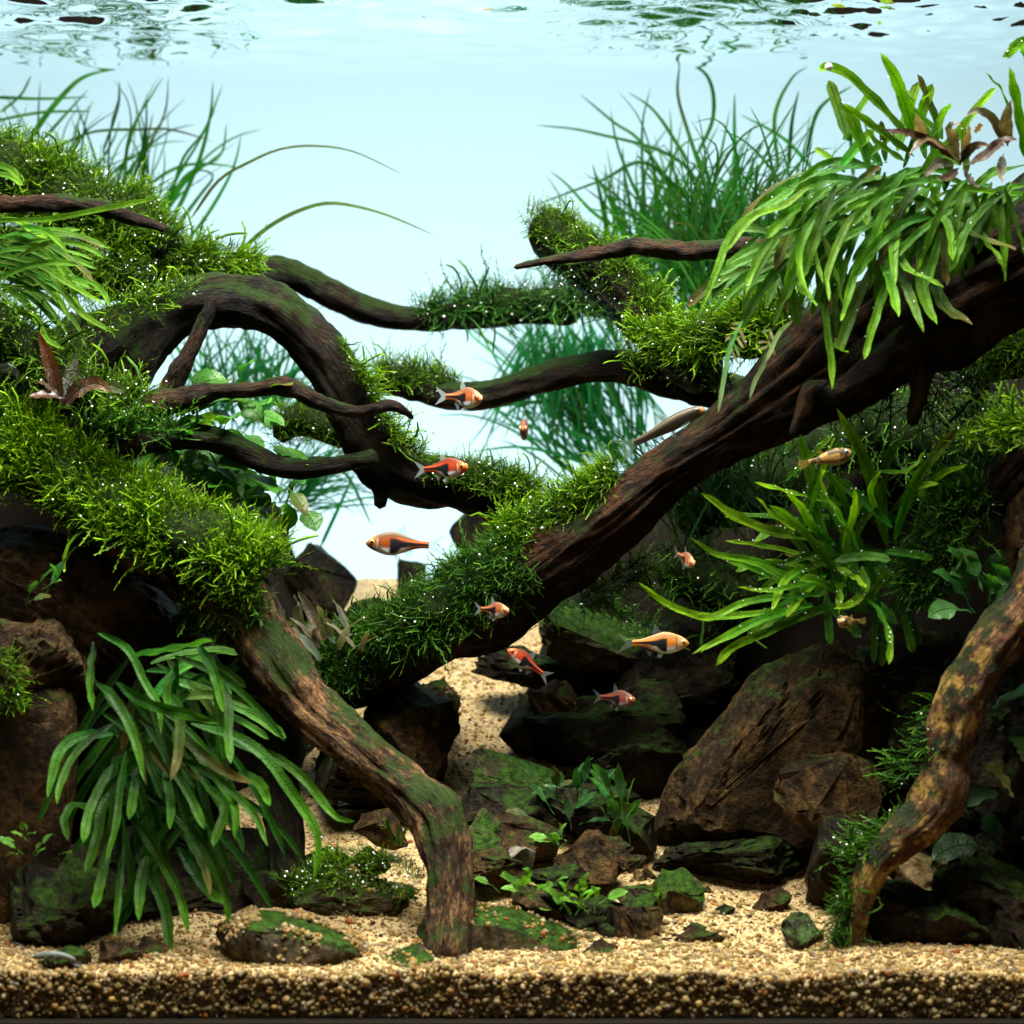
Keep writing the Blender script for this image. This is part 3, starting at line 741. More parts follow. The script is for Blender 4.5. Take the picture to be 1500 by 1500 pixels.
def feather_template(r, nl=5):
    """flat feathery shoot: thin stalk ribbon and paired leaflets, 3 side branchlets now and then"""
    Vs, Fs, Ts = [], [], []
    def one(p0, d0, L, n, t0, t1, nl, lw):
        pts = [p0]; d = nrm(d0); b = np.array([r.uniform(.0, .35), 0, 0])
        for i in range(n):
            d = nrm(d + b + r.normal(0, .16, 3)); pts.append(pts[-1] + d * L / n)
        pts = np.array(pts); T, N, B = frames(pts, (1, .1, 0)); base = sum(len(v) for v in Vs)
        w = .016 * np.linspace(1, .5, n + 1)[:, None]
        Vs.append(np.stack([pts - B * w, pts + B * w], 1).reshape(-1, 3)); Ts.append(np.repeat(np.linspace(t0, t1, n + 1), 2))
        k = base + 2 * np.arange(n); Fs.append(np.vstack([np.stack([k, k+1, k+3], -1), np.stack([k, k+3, k+2], -1)]))
        base += 2 * (n + 1); lv, lf, lt = [], [], []
        for q in range(nl):
            for sd in (-1, 1):
                u = .08 + .9 * (q + .25 * (sd > 0)) / nl; x = u * n; i = min(int(x), n - 1); c = pts[i] + (pts[i+1] - pts[i]) * (x - i)
                out = nrm(B[i] * sd + N[i] * r.normal(.25, .35)); d = nrm(T[i] * .85 + out); l = lw * (1.15 - .75 * u) * r.uniform(.7, 1.2)
                e = T[i] * .028; k = base + len(lv)
                lv += [c - e, c + d * l, c + e]; lf.append([k, k+1, k+2]); tt = t0 + (t1 - t0) * u; lt += [tt, min(1, tt + .22), tt]
        Vs.append(np.array(lv)); Fs.append(np.array(lf)); Ts.append(np.array(lt))
        return pts
    p = one(np.zeros(3), np.array([0, 0, 1.0]), 1.0, 5, 0, 1, nl, .115)
    return np.vstack(Vs), np.vstack(Fs), np.concatenate(Ts)
_r = np.random.default_rng(42)
TEMPL = [feather_template(_r) for q in range(20)] + [frond_template(_r, 4, False) for q in range(4)]
TEMPL_LO = [feather_template(_r, 6) for q in range(8)]

def place_fronds(pos, dirs, lens, wid=1.0, lo=False, bright=None):
    tl = TEMPL_LO if lo else TEMPL
    n = len(pos); which = rng.integers(0, len(tl), n)
    Vs, Fs, Cs = [], [], []; off = 0
    d = nrm(dirs); h = nrm(rng.normal(size=(n, 3)) + np.array([0, 0, -0.6])); X = nrm(h - d * (h * d).sum(1, keepdims=True)); Y = np.cross(d, X)
    R = np.stack([X, Y, d], -1)
    g = np.clip(rng.normal(0.5, 0.22, n), 0, 1)
    if bright is not None: g = np.clip(g + bright, 0, 1)
    for k in range(len(tl)):
        idx = np.where(which == k)[0]
        if not len(idx): continue
        v, f, t = tl[k]
        L = lens[idx][:, None, None]
        sc = np.array([wid, wid, 1.0])
        # keep shoots about as thick whatever their length
        vv = np.einsum('nij,nkj->nki', R[idx], v[None] * sc * L) + pos[idx][:, None]
        Vs.append(vv.reshape(-1, 3)); Fs.append((f[None] + off + (np.arange(len(idx)) * len(v))[:, None, None]).reshape(-1, 3)); off += len(idx) * len(v)
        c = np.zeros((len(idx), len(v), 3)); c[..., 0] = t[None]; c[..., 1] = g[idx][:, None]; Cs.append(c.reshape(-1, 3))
    return np.vstack(Vs), np.vstack(Fs), np.vstack(Cs)
def bubbles(parent, pos, rad):
    v, f = ICO1
    V = (v[None] * rad[:, None, None] + pos[:, None]).reshape(-1, 3)
    F = (f[None] + (np.arange(len(pos)) * len(v))[:, None, None]).reshape(-1, 3)
    return stuff(obj('air_bubbles', V, F, BUBBLE, parent))

def moss(label, pts, D0, D1, rpx, n, Lpx, mat, bias=(0, 0, 0.5), out=1.0, rnd=0.5, th0=-150, th1=150, mat_body=True, bub=0.10, wid=1.0, seed=0, lo=False, along=0.0, bright=None, group='moss clumps', front=0.0):
    """moss along a path: pts photo px, rpx body radius px; shoots leave the body within th0..th1 degrees of straight up (towards the viewer positive)"""
    nb0 = n; n = int(n * 1.75)
    C0 = path(pts, D0, D1); r0 = np.array(rpx, float) * C0[:, 1] / FPX
    root = thing('moss_clump', label, 'moss', tuple(C0[len(C0) // 2]), group)
    C, s, r = spline(C0, 120, r0); T = nrm(np.gradient(C, axis=0))
    if mat_body:
        V, F, wc, _, _ = tube_geo(C0, r0 * 0.78, seed + 300, K=22, rough=0.22, groove=0.0, step=0.003)
        obj('moss_mat', V, F, MOSS_MAT, root)
    i = rng.integers(0, 120, n)
    th = np.radians(rng.uniform(th0, th1, n))
    up = np.array([0, 0, 1.0]); t = T[i]
    U = nrm(up - t * (t @ up)[:, None]); S = nrm(np.cross(t, U)); S = S * np.where(S[:, 1:2] > 0, -1, 1)   # S towards the viewer
    nd = U * np.cos(th)[:, None] + S * np.sin(th)[:, None]
    pos = C[i] + nd * (r[i] * rng.uniform(0.6, 0.98, n))[:, None] + t * rng.normal(0, 0.002, n)[:, None]
    d = nd * out + np.array(bias) + rng.normal(0, rnd, (n, 3)) + t * along + np.array([0, -front, 0])
    cl = fbm(pos * 75, seed + 5, 3); big_ = rng.random(n) < .13
    L = (Lpx[0] + (Lpx[1] - Lpx[0]) * rng.beta(1.3, 2.2, n)) * (0.66 + .34 * cl) * np.where(big_, 1.9, 1.0) * pos[:, 1] / FPX
    keep = (cl > -.85) | (rng.random(n) < .5); pos, d, L, cl = pos[keep], d[keep], L[keep], cl[keep]; n = len(pos)
    bright = (0 if bright is None else bright) + .22 * cl
    V, F, Cc = place_fronds(pos, d, L, wid, lo, bright)
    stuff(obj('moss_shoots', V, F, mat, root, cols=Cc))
    nb = int(nb0 * bub * .42)
    if nb > 3:
        k = rng.choice(n, nb); dd = nrm(d[k])
        bp = pos[k] + dd * (L[k] * rng.uniform(0.35, 1.0, nb))[:, None] + rng.normal(0, 0.0006, (nb, 3))
        bubbles(root, bp, rng.gamma(3, .33, nb).clip(.4, 2.2) * bp[:, 1] / FPX)
    return root

moss('bright green moss cushion covering the left front slope', [(-50,630),(30,675),(110,718),(210,768),(310,812),(385,850)], 1.02, 1.0, [70,68,62,60,62,50], 7600, (20,58), MOSS_BRIGHT, (0,-.15,.55), rnd=.45, th0=-80, th1=130, bub=.10, bright=.05, front=.1)
moss('dark green moss hanging under the end of the bright slope', [(300,860),(360,890),(390,915)], 1.015, 1.0, [52,52,36], 1100, (20,50), MOSS_DARK, (0,-.2,-.1), th0=20, th1=160, bub=.08)
moss('olive moss mound in the upper left corner', [(-60,250),(20,270),(100,300),(180,330),(240,370)], 1.13, 1.11, [60,66,62,56,46], 5200, (18,50), MOSS_OLIVE, (.15,-.1,.35), th0=-90, th1=150, bub=.18)
moss('olive moss drooping below the upper left mound', [(-30,350),(60,385),(150,400),(230,410)], 1.115, 1.10, [40,50,46,30], 1700, (20,50), MOSS_OLIVE, (.3,-.3,-.1), th0=20, th1=150, bub=.22, bright=-.15)
moss('feathery moss tongue pointing right at the end of the left mound', [(215,390),(270,392),(320,392),(365,398)], 1.13, 1.13, [40,34,26,14], 1700, (22,54), MOSS_OLIVE, (.9,-.1,.25), rnd=.3, th0=-100, th1=150, bub=.2, bright=.1)
moss('stringy moss on the left foot of the big arching branch', [(110,515),(170,480),(230,452),(280,432)], 1.055, 1.06, [40,34,24,16], 420, (24,60), MOSS_BRIGHT, (.35,-.15,.15), th0=-70, th1=100, mat_body=False, bub=.3)
moss('bubbly moss around the bronze leafed plant at left', [(-30,470),(30,505),(90,560),(150,590),(220,600)], 1.02, 1.02, [42,44,42,36,22], 1100, (22,60), MOSS_OLIVE, (.35,-.2,.25), th0=-80, th1=130, bub=.5)
moss('sparse moss strings at the foot of the thin branches', [(120,640),(180,640),(260,640)], 1.005, 1.01, [26,22,10], 140, (40,84), MOSS_DARK, (.4,-.3,.4), th0=-80, th1=100, mat_body=False, bub=.5, bright=.2)
moss('moss fringe down the right shoulder of the arching branch', [(485,505),(520,560),(545,610),(570,650),(620,680)], 1.065, 1.075, [14,16,18,18,12], 620, (20,46), MOSS_BRIGHT, (.6,-.1,.3), th0=-60, th1=90, mat_body=False, bub=.2, bright=-.08)
moss('moss cover on the lower end of the arching branch', [(625,690),(680,695),(740,712),(795,745)], 1.08, 1.09, [20,24,26,26], 1700, (16,40), MOSS_OLIVE, (0,-.15,.5), th0=-100, th1=140, bub=.14)
moss('small moss tuft on the tip of the mid back branch', [(548,552),(590,550),(640,562),(670,570)], 1.16, 1.155, [14,20,18,10], 900, (16,40), MOSS_OLIVE, (0,0,.6), th0=-120, th1=140, bub=.1)
moss('far moss on the end of the dipping back branch', [(610,462),(680,450),(760,440),(840,440),(900,450)], 1.2, 1.2, [8,16,24,24,20], 1500, (18,50), MOSS_TEAL, (0,-.1,.5), th0=-150, th1=170, bub=.25)
moss('moss cap on the upright leaning stub', [(778,325),(820,345),(870,376),(915,415),(955,458),(990,500)], 1.112, 1.085, [24,30,28,24,24,22], 2300, (14,38), MOSS_OLIVE, (-.1,-.1,.5), th0=-130, th1=130, bub=.08)
moss('moss beard under the upright leaning stub', [(800,370),(850,410),(900,450),(950,490)], 1.11, 1.09, [20,22,22,20], 700, (18,40), MOSS_TEAL, (-.2,-.1,-.2), th0=-170, th1=170, mat_body=False, bub=.5)
moss('light green moss in the fork above the trunk', [(935,505),(1000,500),(1060,495),(1120,485),(1180,470)], 1.085, 1.03, [20,34,42,44,40], 3000, (18,50), MOSS_BRIGHT, (-.1,-.2,.55), th0=-100, th1=150, bub=.14)
moss('moss strings on the root of the mid back branch', [(930,545),(990,552),(1050,565),(1085,580)], 1.085, 1.06, [14,18,18,14], 300, (24,56), MOSS_BRIGHT, (0,-.3,.1), th0=-60, th1=110, mat_body=False, bub=.4)
moss('dark green moss mat on the lower half of the trunk', [(430,1015),(520,970),(600,925),(690,872),(770,815)], 1.088, 1.055, [38,44,50,54,52], 7000, (14,46), MOSS_DARK, (0,-.25,.3), th0=-80, th1=150, bub=.07)
moss('green moss ridge on the upper edge of the trunk', [(740,800),(800,765),(860,730),(905,690)], 1.06, 1.05, [34,32,26,16], 2200, (16,42), MOSS_BRIGHT, (-.2,-.05,.5), th0=-80, th1=130, bub=.14, bright=-.15)
moss('bushy moss behind the front root by the grey plant', [(420,985),(470,965),(515,955)], 1.09, 1.09, [28,34,28], 700, (22,48), MOSS_BRIGHT, (0,-.2,.5), th0=-100, th1=130, bub=.2, bright=-.2)
moss('bubbly moss strings in the dark under the trunk at right', [(1215,590),(1290,570),(1360,575),(1440,600)], 1.04, 1.05, [36,44,48,40], 420, (34,80), MOSS_DARK, (-.5,-.3,-.2), th0=-60, th1=150, bub=.9, mat_body=False)
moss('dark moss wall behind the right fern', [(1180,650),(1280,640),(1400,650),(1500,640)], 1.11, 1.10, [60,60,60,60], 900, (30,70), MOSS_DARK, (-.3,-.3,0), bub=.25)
moss('moss tuft reaching left from the right edge', [(1520,640),(1480,640),(1445,640),(1420,650)], 0.955, 0.96, [26,22,14,8], 480, (26,60), MOSS_BRIGHT, (-.9,-.2,.15), rnd=.3, th0=-100, th1=120, mat_body=False, bub=.2)
moss('dark feathery moss hanging beside the right fern', [(1440,720),(1400,760),(1370,820),(1350,880)], 1.0, 1.0, [30,38,44,40], 1500, (26,56), MOSS_DARK, (-.5,-.2,.2), th0=-120, th1=140, bub=.08)
moss('green moss at the right edge below the trunk', [(1420,540),(1470,520),(1530,500)], 1.06, 1.06, [30,44,50], 700, (26,60), MOSS_BRIGHT, (-.2,-.2,.3), th0=-100, th1=150, bub=.15, bright=-.2)
moss('moss bush on the knee of the right front root', [(1345,1215),(1300,1235),(1255,1270)], 0.955, 0.95, [22,20,12], 300, (24,52), MOSS_DARK, (-.7,-.2,.3), rnd=.35, th0=-90, th1=90, mat_body=False, bub=.2, bright=.15)
moss('dark moss down the foot of the right front root', [(1262,1290),(1238,1340),(1225,1385)], 0.948, 0.942, [12,12,12], 300, (18,38), MOSS_DARK, (-.2,-.2,-.1), th0=-160, th1=160, bub=.05)
moss('sparse moss twigs on the middle of the right front root', [(1400,1050),(1365,1110),(1340,1160)], 0.96, 0.955, [30,30,26], 70, (40,80), MOSS_DARK, (-1,-.3,.1), rnd=.3, th0=-90, th1=90, mat_body=False, bub=.4, bright=.3)
moss('olive moss hump behind the round leaves', [(400,640),(440,620),(490,630),(515,650)], 1.13, 1.13, [26,32,30,18], 700, (20,44), MOSS_OLIVE, (0,-.1,.4), th0=-120, th1=150, bub=.15, bright=-.1)
moss('bright moss cushion between root stub and front root', [(430,1300),(490,1278),(550,1275),(620,1300)], 0.978, 0.962, [20,30,32,24], 1700, (9,24), MOSS_BRIGHT, (0,-.2,.5), th0=-100, th1=140, mat_body=False, bub=.25)
moss('green moss sprig on the left edge stone', [(-10,960),(8,1000),(15,1040)], 0.955, 0.955, [14,18,12], 200, (20,44), MOSS_BRIGHT, (.2,-.3,.3), bub=.05, mat_body=False, bright=-.1)
moss('mossy fringe under the middle of the trunk', [(850,885),(900,858),(945,826)], 1.075, 1.075, [10,12,10], 420, (26,60), MOSS_BRIGHT, (.5,-.2,0), rnd=.35, mat_body=False, bub=.08, bright=-.2)
moss('sparse moss on the ledge stone under the trunk', [(800,900),(860,895),(930,920),(980,950)], 1.13, 1.12, [12,14,14,10], 260, (20,48), MOSS_DARK, (.2,-.3,.2), th0=-60, th1=120, mat_body=False, bub=.35, bright=.15)
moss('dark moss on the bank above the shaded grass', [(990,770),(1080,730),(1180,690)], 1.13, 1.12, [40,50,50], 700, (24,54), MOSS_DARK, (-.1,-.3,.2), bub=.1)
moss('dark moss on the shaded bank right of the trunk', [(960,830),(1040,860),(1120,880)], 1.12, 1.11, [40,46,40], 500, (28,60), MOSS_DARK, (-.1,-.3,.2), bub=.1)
# ------------------------------------------------------------------ leaves
def strap(C, w, seed, fold=0.25, wavy=0.12, twist=0.0, facing=(0, -1, 0.45), nacross=5, M=16, wf=3.0):
    """blade along world points C; w(t) half width in metres"""
    r = np.random.default_rng(seed)
    C, s, _ = spline(C, M)
    T = nrm(np.gradient(C, axis=0)); t = np.linspace(0, 1, M)
    f0 = np.array(facing, float) + r.normal(0, 0.25, 3)
    S = np.cross(T, f0)
    bad = np.linalg.norm(S, axis=1) < 0.15; S[bad] += [0.2, 0, 0]
    S = nrm(S); 
    for i in range(1, M):
        S[i] = nrm(S[i] + 1.2 * S[i-1])
    S = nrm(S - T * (S * T).sum(1, keepdims=True)); N = np.cross(S, T)
    if twist:
        a = twist * (t - .3); S, N = S * np.cos(a)[:, None] + N * np.sin(a)[:, None], N * np.cos(a)[:, None] - S * np.sin(a)[:, None]
    u = np.linspace(-1, 1, nacross)
    hw = w(t); ph = r.uniform(0, 6.28, 2)
    wv = wavy * hw.max() * np.stack([np.sin(t * 6.28 * wf + ph[0]), np.sin(t * 6.28 * wf * 1.3 + ph[1])], 0)
    edge = np.where(u[None] < 0, wv[0][:, None], wv[1][:, None]) * np.abs(u)[None] ** 1.5
    hj = 1 + min(.06, .3 * wavy) * np.sin(t * 6.28 * wf * 1.7 + ph[0])
    V = C[:, None] + S[:, None] * (u[None] * (hw * hj)[:, None])[..., None] + N[:, None] * (fold * hw[:, None] * (np.abs(u)[None] ** 1.3) + edge)[..., None]
    uv = np.stack([np.repeat((u[None] + 1) / 2, M, 0), np.repeat(t[:, None], nacross, 1)], -1)
    i = np.arange(M - 1)[:, None]; j = np.arange(nacross - 1)[None]; K = nacross
    F = np.stack([i*K+j, i*K+j+1, (i+1)*K+j+1, (i+1)*K+j], -1).reshape(-1, 4)
    return V.reshape(-1, 3), F, uv.reshape(-1, 2), np.repeat(t, nacross)
def lance(hw, base=0.22, tip=0.14, sharp=0.8):
    def w(t):
        a = np.clip(t / base, 0, 1) ** 0.6 * 0.75 + 0.25
        b = np.clip((1 - t) / tip, 0, 1) ** (0.6 * sharp)
        return np.maximum(hw * a * b, hw * 0.02)
    return w
def ovate(hw, pet=0.35):
    """stalk for the first pet of the length, then an egg shaped blade"""
    def w(t):
        q = np.clip((t - pet) / (1 - pet), 0, 1)
        return np.maximum(hw * np.sin(np.pi * q ** 0.75) ** 0.8, hw * 0.09 * (t < 0.97))
    return w
def leaf(parent, C, w, col, tipcol=None, seed=0, mat=None, name='leaf', jit=0.3, **kw):
    V, F, uv, t = strap(C, w, seed, **kw)
    c = np.array(col) * max(.35, 1 + jit * np.random.default_rng(seed + 5).normal())
    rr_ = np.random.default_rng(seed + 6); c = c * np.array([1 + .35 * rr_.normal(), 1, 1]).clip(.4, 2)
    tc = np.array(tipcol) * rr_.uniform(.55, 1.15) if tipcol is not None else c * 1.15
    if rr_.random() < .09: tc = np.array((.10, .07, .015))
    cc = c[None] * (1 - t[:, None] ** 1.6) + tc[None] * t[:, None] ** 1.6
    if BUBS is not None:
        r = np.random.default_rng(seed + 9); na = kw.get('nacross', 5); G = V.reshape(-1, na, 3); m = int(r.integers(2, 22))
        i = r.integers(2, len(G), m); BUBS.append(G[i, r.choice([1, 3], m)] * .7 + G[i - 1, r.choice([0, 4], m)] * .3 + r.normal(0, .0004, (m, 3)) + [0, -.0004, .0006])
    return obj(name, V, F, mat or FERN, parent, uv=uv, cols=np.clip(cc, 0.002, 1))
BUBS = None
def flush_bubbles(parent, frac=1.0, s=(.8, 1.7)):
    global BUBS
    p = np.vstack(BUBS); p = p[rng.random(len(p)) < frac]; bubbles(parent, p, rng.uniform(*s, len(p)) * p[:, 1] / FPX); BUBS = None
_ls = [1000]
def ns(): _ls[0] += 1; return _ls[0]
def U(a, b): return float(rng.uniform(a, b))

def rand_leaves(parent, n, bx, by, D, dirs, Lpx, wpx, col, tip=None, droop=0.6, mat=None, shape=lance, jitD=0.02, **kw):
    """random arching leaves: base box in px, direction (dx, dy_up) cone, drooping"""
    for q in range(n):
        px, py, d = U(*bx), U(*by), D + U(-jitD, jitD)
        a = math.radians(U(*dirs)); L = U(*Lpx); dy = U(-.35, .25)
        v = np.array([math.cos(a), dy, math.sin(a)]); pts = [P(px, py, d)]; st = L / 5 * d / FPX
        dr = droop * U(.5, 1.4)
        for k in range(5):
            pts.append(pts[-1] + nrm(v) * st); v = v + np.array([0, -0.03, -dr / 3.2])
        leaf(parent, np.array(pts), shape(U(*wpx) * .5 * d / FPX), col, tip, ns(), mat, **kw)

G1 = (0.010, 0.06, 0.002); G1T = (0.065, 0.21, 0.004)
def hero(parent, lst, D0, D1, wpx, col, tip, mat=None, dj=0.012, wscale=1.0, **kw):
    for pts in lst:
        w = wpx
        if not isinstance(pts[0], tuple): w, pts = pts[0], pts[1:]
        a = U(-dj, dj)
        C = path(pts, D0 + a, D1 + a) if len(pts) > 2 else path([pts[0], ((pts[0][0]+pts[1][0])/2 + U(-4,4), (pts[0][1]+pts[1][1])/2 - 4), pts[1]], D0 + a, D1 + a)
        leaf(parent, C, lance(w * wscale * U(.8, 1.2) * .5 * D1 / FPX, tip=U(.1, .4)), col, tip, ns(), mat, **kw)

# lower left fern
f = thing('fern', 'dense green strap leafed fern drooping at lower left over the stones', 'fern', tuple(P(230, 1080, .975)))
hero(f, [
 [(144,927),(187,951),(213,1001),(232,1033),(236,1075)], [(141,1001),(165,1020),(195,1075),(212,1145)], [(150,1010),(190,1060),(208,1110),(214,1150)],
 [(165,1075),(120,1078),(92,1095),(78,1130),(70,1170)], [(165,1060),(118,1095),(92,1140),(83,1178)], [(165,1120),(148,1150),(130,1190),(122,1235)],
 [(175,1150),(152,1180),(142,1230),(125,1280)], [(185,1100),(176,1160),(170,1210),(154,1265)], [(205,1110),(196,1160),(190,1200)],
 [(200,1150),(265,1200),(308,1255),(332,1315),(335,1362)], [(190,1190),(235,1258),(265,1315),(276,1370)], [(200,1250),(238,1320),(247,1370),(247,1410)],
 [(235,1100),(275,1160),(300,1215)], [(240,1050),(290,1100),(330,1130),(370,1148)], [(270,1080),(318,1140),(342,1175),(350,1208)],
 [(280,1060),(340,1078),(385,1105),(430,1165),(466,1225),(460,1290)], [(340,1088),(400,1108),(445,1140),(490,1195),(520,1203)],
 [(190,962),(260,950),(312,939)], [(290,945),(310,975),(322,1012),(326,1042)], [(318,990),(334,1030),(334,1080),(338,1118)],
 [(180,1240),(174,1300),(168,1372)], [(215,1250),(206,1300),(203,1348)], [(270,1220),(298,1270),(308,1310)], [(260,1240),(300,1300),(328,1325)],
 [(138,940),(133,1000),(137,1042)], [(150,1190),(110,1180),(95,1200),(100,1232)], [(160,1230),(148,1290),(138,1330)], [(240,1010),(262,1040),(262,1100),(250,1145)],
 [(255,985),(245,1010),(248,1040)], [(330,1150),(345,1190),(345,1230)], [(300,1150),(330,1180),(312,1240)], [(170,1000),(215,1030),(270,1045),(320,1060)],
 [(240,1130),(250,1175),(248,1215)], [(350,1130),(382,1150),(395,1180)], [(260,1110),(310,1135),(370,1190),(392,1240)],
], 0.955, 0.925, 23, G1, G1T, fold=.28, wavy=.25, wscale=.62)
rand_leaves(f, 74, (150,330), (960,1190), .972, (-150,-20), (110,210), (8,14), (0.007,0.045,0.002), (0.025,0.12,0.003), .5)
rand_leaves(f, 26, (210,320), (960,1040), .985, (-60,60), (60,130), (9,15), (0.05,0.17,0.025), (0.12,0.30,0.04), .5)

# right fern
f = thing('fern', 'bright upright fern with bubble covered leaves under the trunk at right', 'fern', tuple(P(1230, 850, 1.01)))
RG = (0.05, 0.20, 0.006); RT = (0.24, 0.46, 0.010)
BUBS = []
hero(f, [
 [30,(1300,800),(1285,735),(1262,665),(1225,598)], [26,(1310,790),(1335,715),(1368,668),(1404,627)], [18,(1325,745),(1370,700),(1418,680)], [16,(1305,750),(1340,715),(1376,708)],
 [28,(1262,810),(1235,765),(1205,720),(1204,682)], [24,(1225,800),(1190,770),(1172,740),(1152,722)], [24,(1215,790),(1130,778),(1075,755),(1027,722)], [18,(1210,735),(1160,722),(1105,707)],
 [20,(1190,785),(1140,762),(1108,728)], [20,(1215,860),(1120,825),(1050,812),(1012,788)], [16,(1190,815),(1120,800),(1062,792)], [16,(1190,888),(1075,902),(1015,900),(970,880),(935,853)],
 [20,(1190,885),(1120,905),(1065,932),(1014,958)], [20,(1200,890),(1125,925),(1072,948),(1047,977)], [22,(1265,870),(1292,905),(1303,940),(1301,974)], [24,(1262,830),(1268,860),(1250,882),(1222,892)],
 [24,(1245,820),(1230,855),(1228,900)], [22,(1220,830),(1250,845),(1268,862)], [18,(1290,760),(1275,720),(1290,690)], [18,(1235,800),(1250,750),(1252,715)],
 [18,(1340,770),(1350,730),(1345,690)], [18,(1180,830),(1150,850),(1130,895)], [18,(1210,840),(1175,870),(1150,905)], [15,(1180,770),(1200,700),(1222,636)], [14,(1150,705),(1185,672),(1222,636)],
 [16,(1200,870),(1100,880),(1040,905),(1000,900)], [16,(1195,850),(1130,865),(1082,860)], [14,(1280,690),(1330,690),(1355,662)],
], 0.995, 0.965, 20, RG, RT, fold=.25, wavy=.3, wscale=.62)
rand_leaves(f, 48, (1170,1330), (760,900), 1.005, (60,210), (70,170), (9,17), (0.03,0.13,0.006), (0.12,0.31,0.01), .5, fold=.2, wavy=.2)
rand_leaves(f, 16, (1200,1330), (800,900), 1.0, (-120,20), (50,110), (9,16), (0.02,0.10,0.006), (0.06,0.2,0.01), .3, fold=.2, wavy=.2)

flush_bubbles(f, .35, (.4, 1.5))
# upper right fern
f = thing('fern', 'large hanging fern draped over the upper right trunk', 'fern', tuple(P(1300, 330, .97)))
BUBS = []
UG = (0.028, 0.12, 0.003); UT = (0.15, 0.35, 0.007)
hero(f, [
 [24,(1300,238),(1215,250),(1140,292),(1075,340),(1050,395),(1025,460)], [22,(1260,262),(1205,300),(1190,350),(1205,415)], [22,(1230,290),(1185,330),(1170,390),(1190,440)],
 [20,(1320,250),(1300,290),(1297,335)], [20,(1290,245),(1272,290),(1268,332)], [24,(1360,275),(1318,312),(1322,385),(1382,420)], [26,(1362,320),(1352,370),(1352,430),(1372,476)],
 [26,(1360,385),(1378,440),(1400,462),(1424,473)], [26,(1300,370),(1262,425),(1236,490),(1228,512),(1243,516)], [24,(1225,390),(1207,430),(1210,470),(1218,540),(1218,572)],
 [22,(1310,390),(1290,440),(1274,490),(1265,528)], [24,(1150,370),(1167,415),(1197,447)], [22,(1290,370),(1303,410),(1316,465)], [22,(1310,380),(1330,425),(1353,487)],
 [26,(1540,308),(1450,312),(1395,312),(1368,292),(1366,262)], [24,(1540,288),(1460,282),(1390,272)], [20,(1380,310),(1430,345),(1488,365)], [22,(1400,310),(1440,350),(1474,397)],
 [30,(1345,215),(1325,150),(1310,110),(1289,78)], [26,(1330,200),(1275,140),(1232,103),(1205,99),(1202,105)], [24,(1352,215),(1340,165),(1326,132)], [24,(1352,220),(1378,180),(1392,150)],
 [18,(1345,190),(1352,150),(1367,134)], [26,(1500,230),(1490,160),(1478,98)], [20,(1482,200),(1470,140),(1444,107)], [22,(1520,70),(1495,62),(1470,84)], [20,(1520,110),(1500,85),(1500,60)],
 [20,(1340,230),(1280,185),(1230,152)], [16,(1330,240),(1280,205),(1265,180)], [20,(1200,260),(1150,300),(1100,320),(1060,372)], [20,(1240,270),(1160,310),(1120,350)],
 [22,(1270,300),(1240,330),(1212,400),(1215,440)], [22,(1330,300),(1310,350),(1310,420)], [22,(1280,330),(1255,390),(1240,440),(1232,470)], [18,(1180,330),(1130,350),(1100,400),(1090,440)],
 [20,(1420,290),(1400,340),(1398,370)], [20,(1350,290),(1388,330),(1395,385)], [22,(1400,300),(1355,360),(1340,400)], [20,(1250,330),(1180,370),(1170,420)],
], 0.975, 0.945, 22, UG, UT, fold=.3, wavy=.3, facing=(0,-1,.5), twist=.6, wscale=.6)
rand_leaves(f, 96, (1190,1430), (245,330), .978, (150,295), (90,190), (9,16), (0.03,0.12,0.004), (0.09,0.26,0.007), .85, fold=.3, wavy=.3, facing=(0,-1,.5), twist=.8)
rand_leaves(f, 26, (1400,1530), (240,300), .965, (180,300), (70,150), (9,16), (0.03,0.12,0.004), (0.10,0.27,0.007), .8, fold=.3, wavy=.3, twist=.8)
rand_leaves(f, 30, (1090,1250), (330,400), .99, (150,300), (70,140), (8,16), (0.03,0.11,0.008), (0.08,0.22,0.02), .5)
rand_leaves(f, 26, (1230,1420), (200,280), .985, (40,150), (50,110), (9,17), (0.04,0.15,0.005), (0.18,0.36,0.01), .2)

flush_bubbles(f, .08, (.4, 1.4))
# narrow leafed plant upper left
f = thing('fern', 'pale green narrow leafed fern bending in from the left edge', 'fern', tuple(P(0, 400, 1.02)))
hero(f, [
 [(-30,362),(42,372),(73,395),(92,426),(120,459),(168,489)], [(-30,380),(56,403),(84,434),(102,464)], [(-30,405),(31,437),(56,470),(67,496),(95,512)], [(70,408),(129,412),(151,428),(162,450)],
 [(-20,370),(50,385),(95,412),(125,430),(155,446)], [(-30,345),(30,350),(80,380),(105,420),(118,452)], [(-30,330),(20,322),(50,340),(70,350)], [(-30,440),(10,450),(30,480)], [(-20,395),(60,430),(108,470),(128,512)],
 [(30,330),(70,340),(100,370)], [(-30,240),(10,245),(30,262)], [(-30,250),(14,258),(34,272)], [(-20,322),(60,322),(140,308),(230,290)],
], 1.03, 1.0, 13, (0.05,0.18,0.010), (0.18,0.38,0.025), fold=.2, wscale=.75)
rand_leaves(f, 34, (-30,30), (330,440), 1.03, (-40,30), (70,170), (5,10), (0.04,0.15,0.01), (0.12,0.3,0.025), .6)

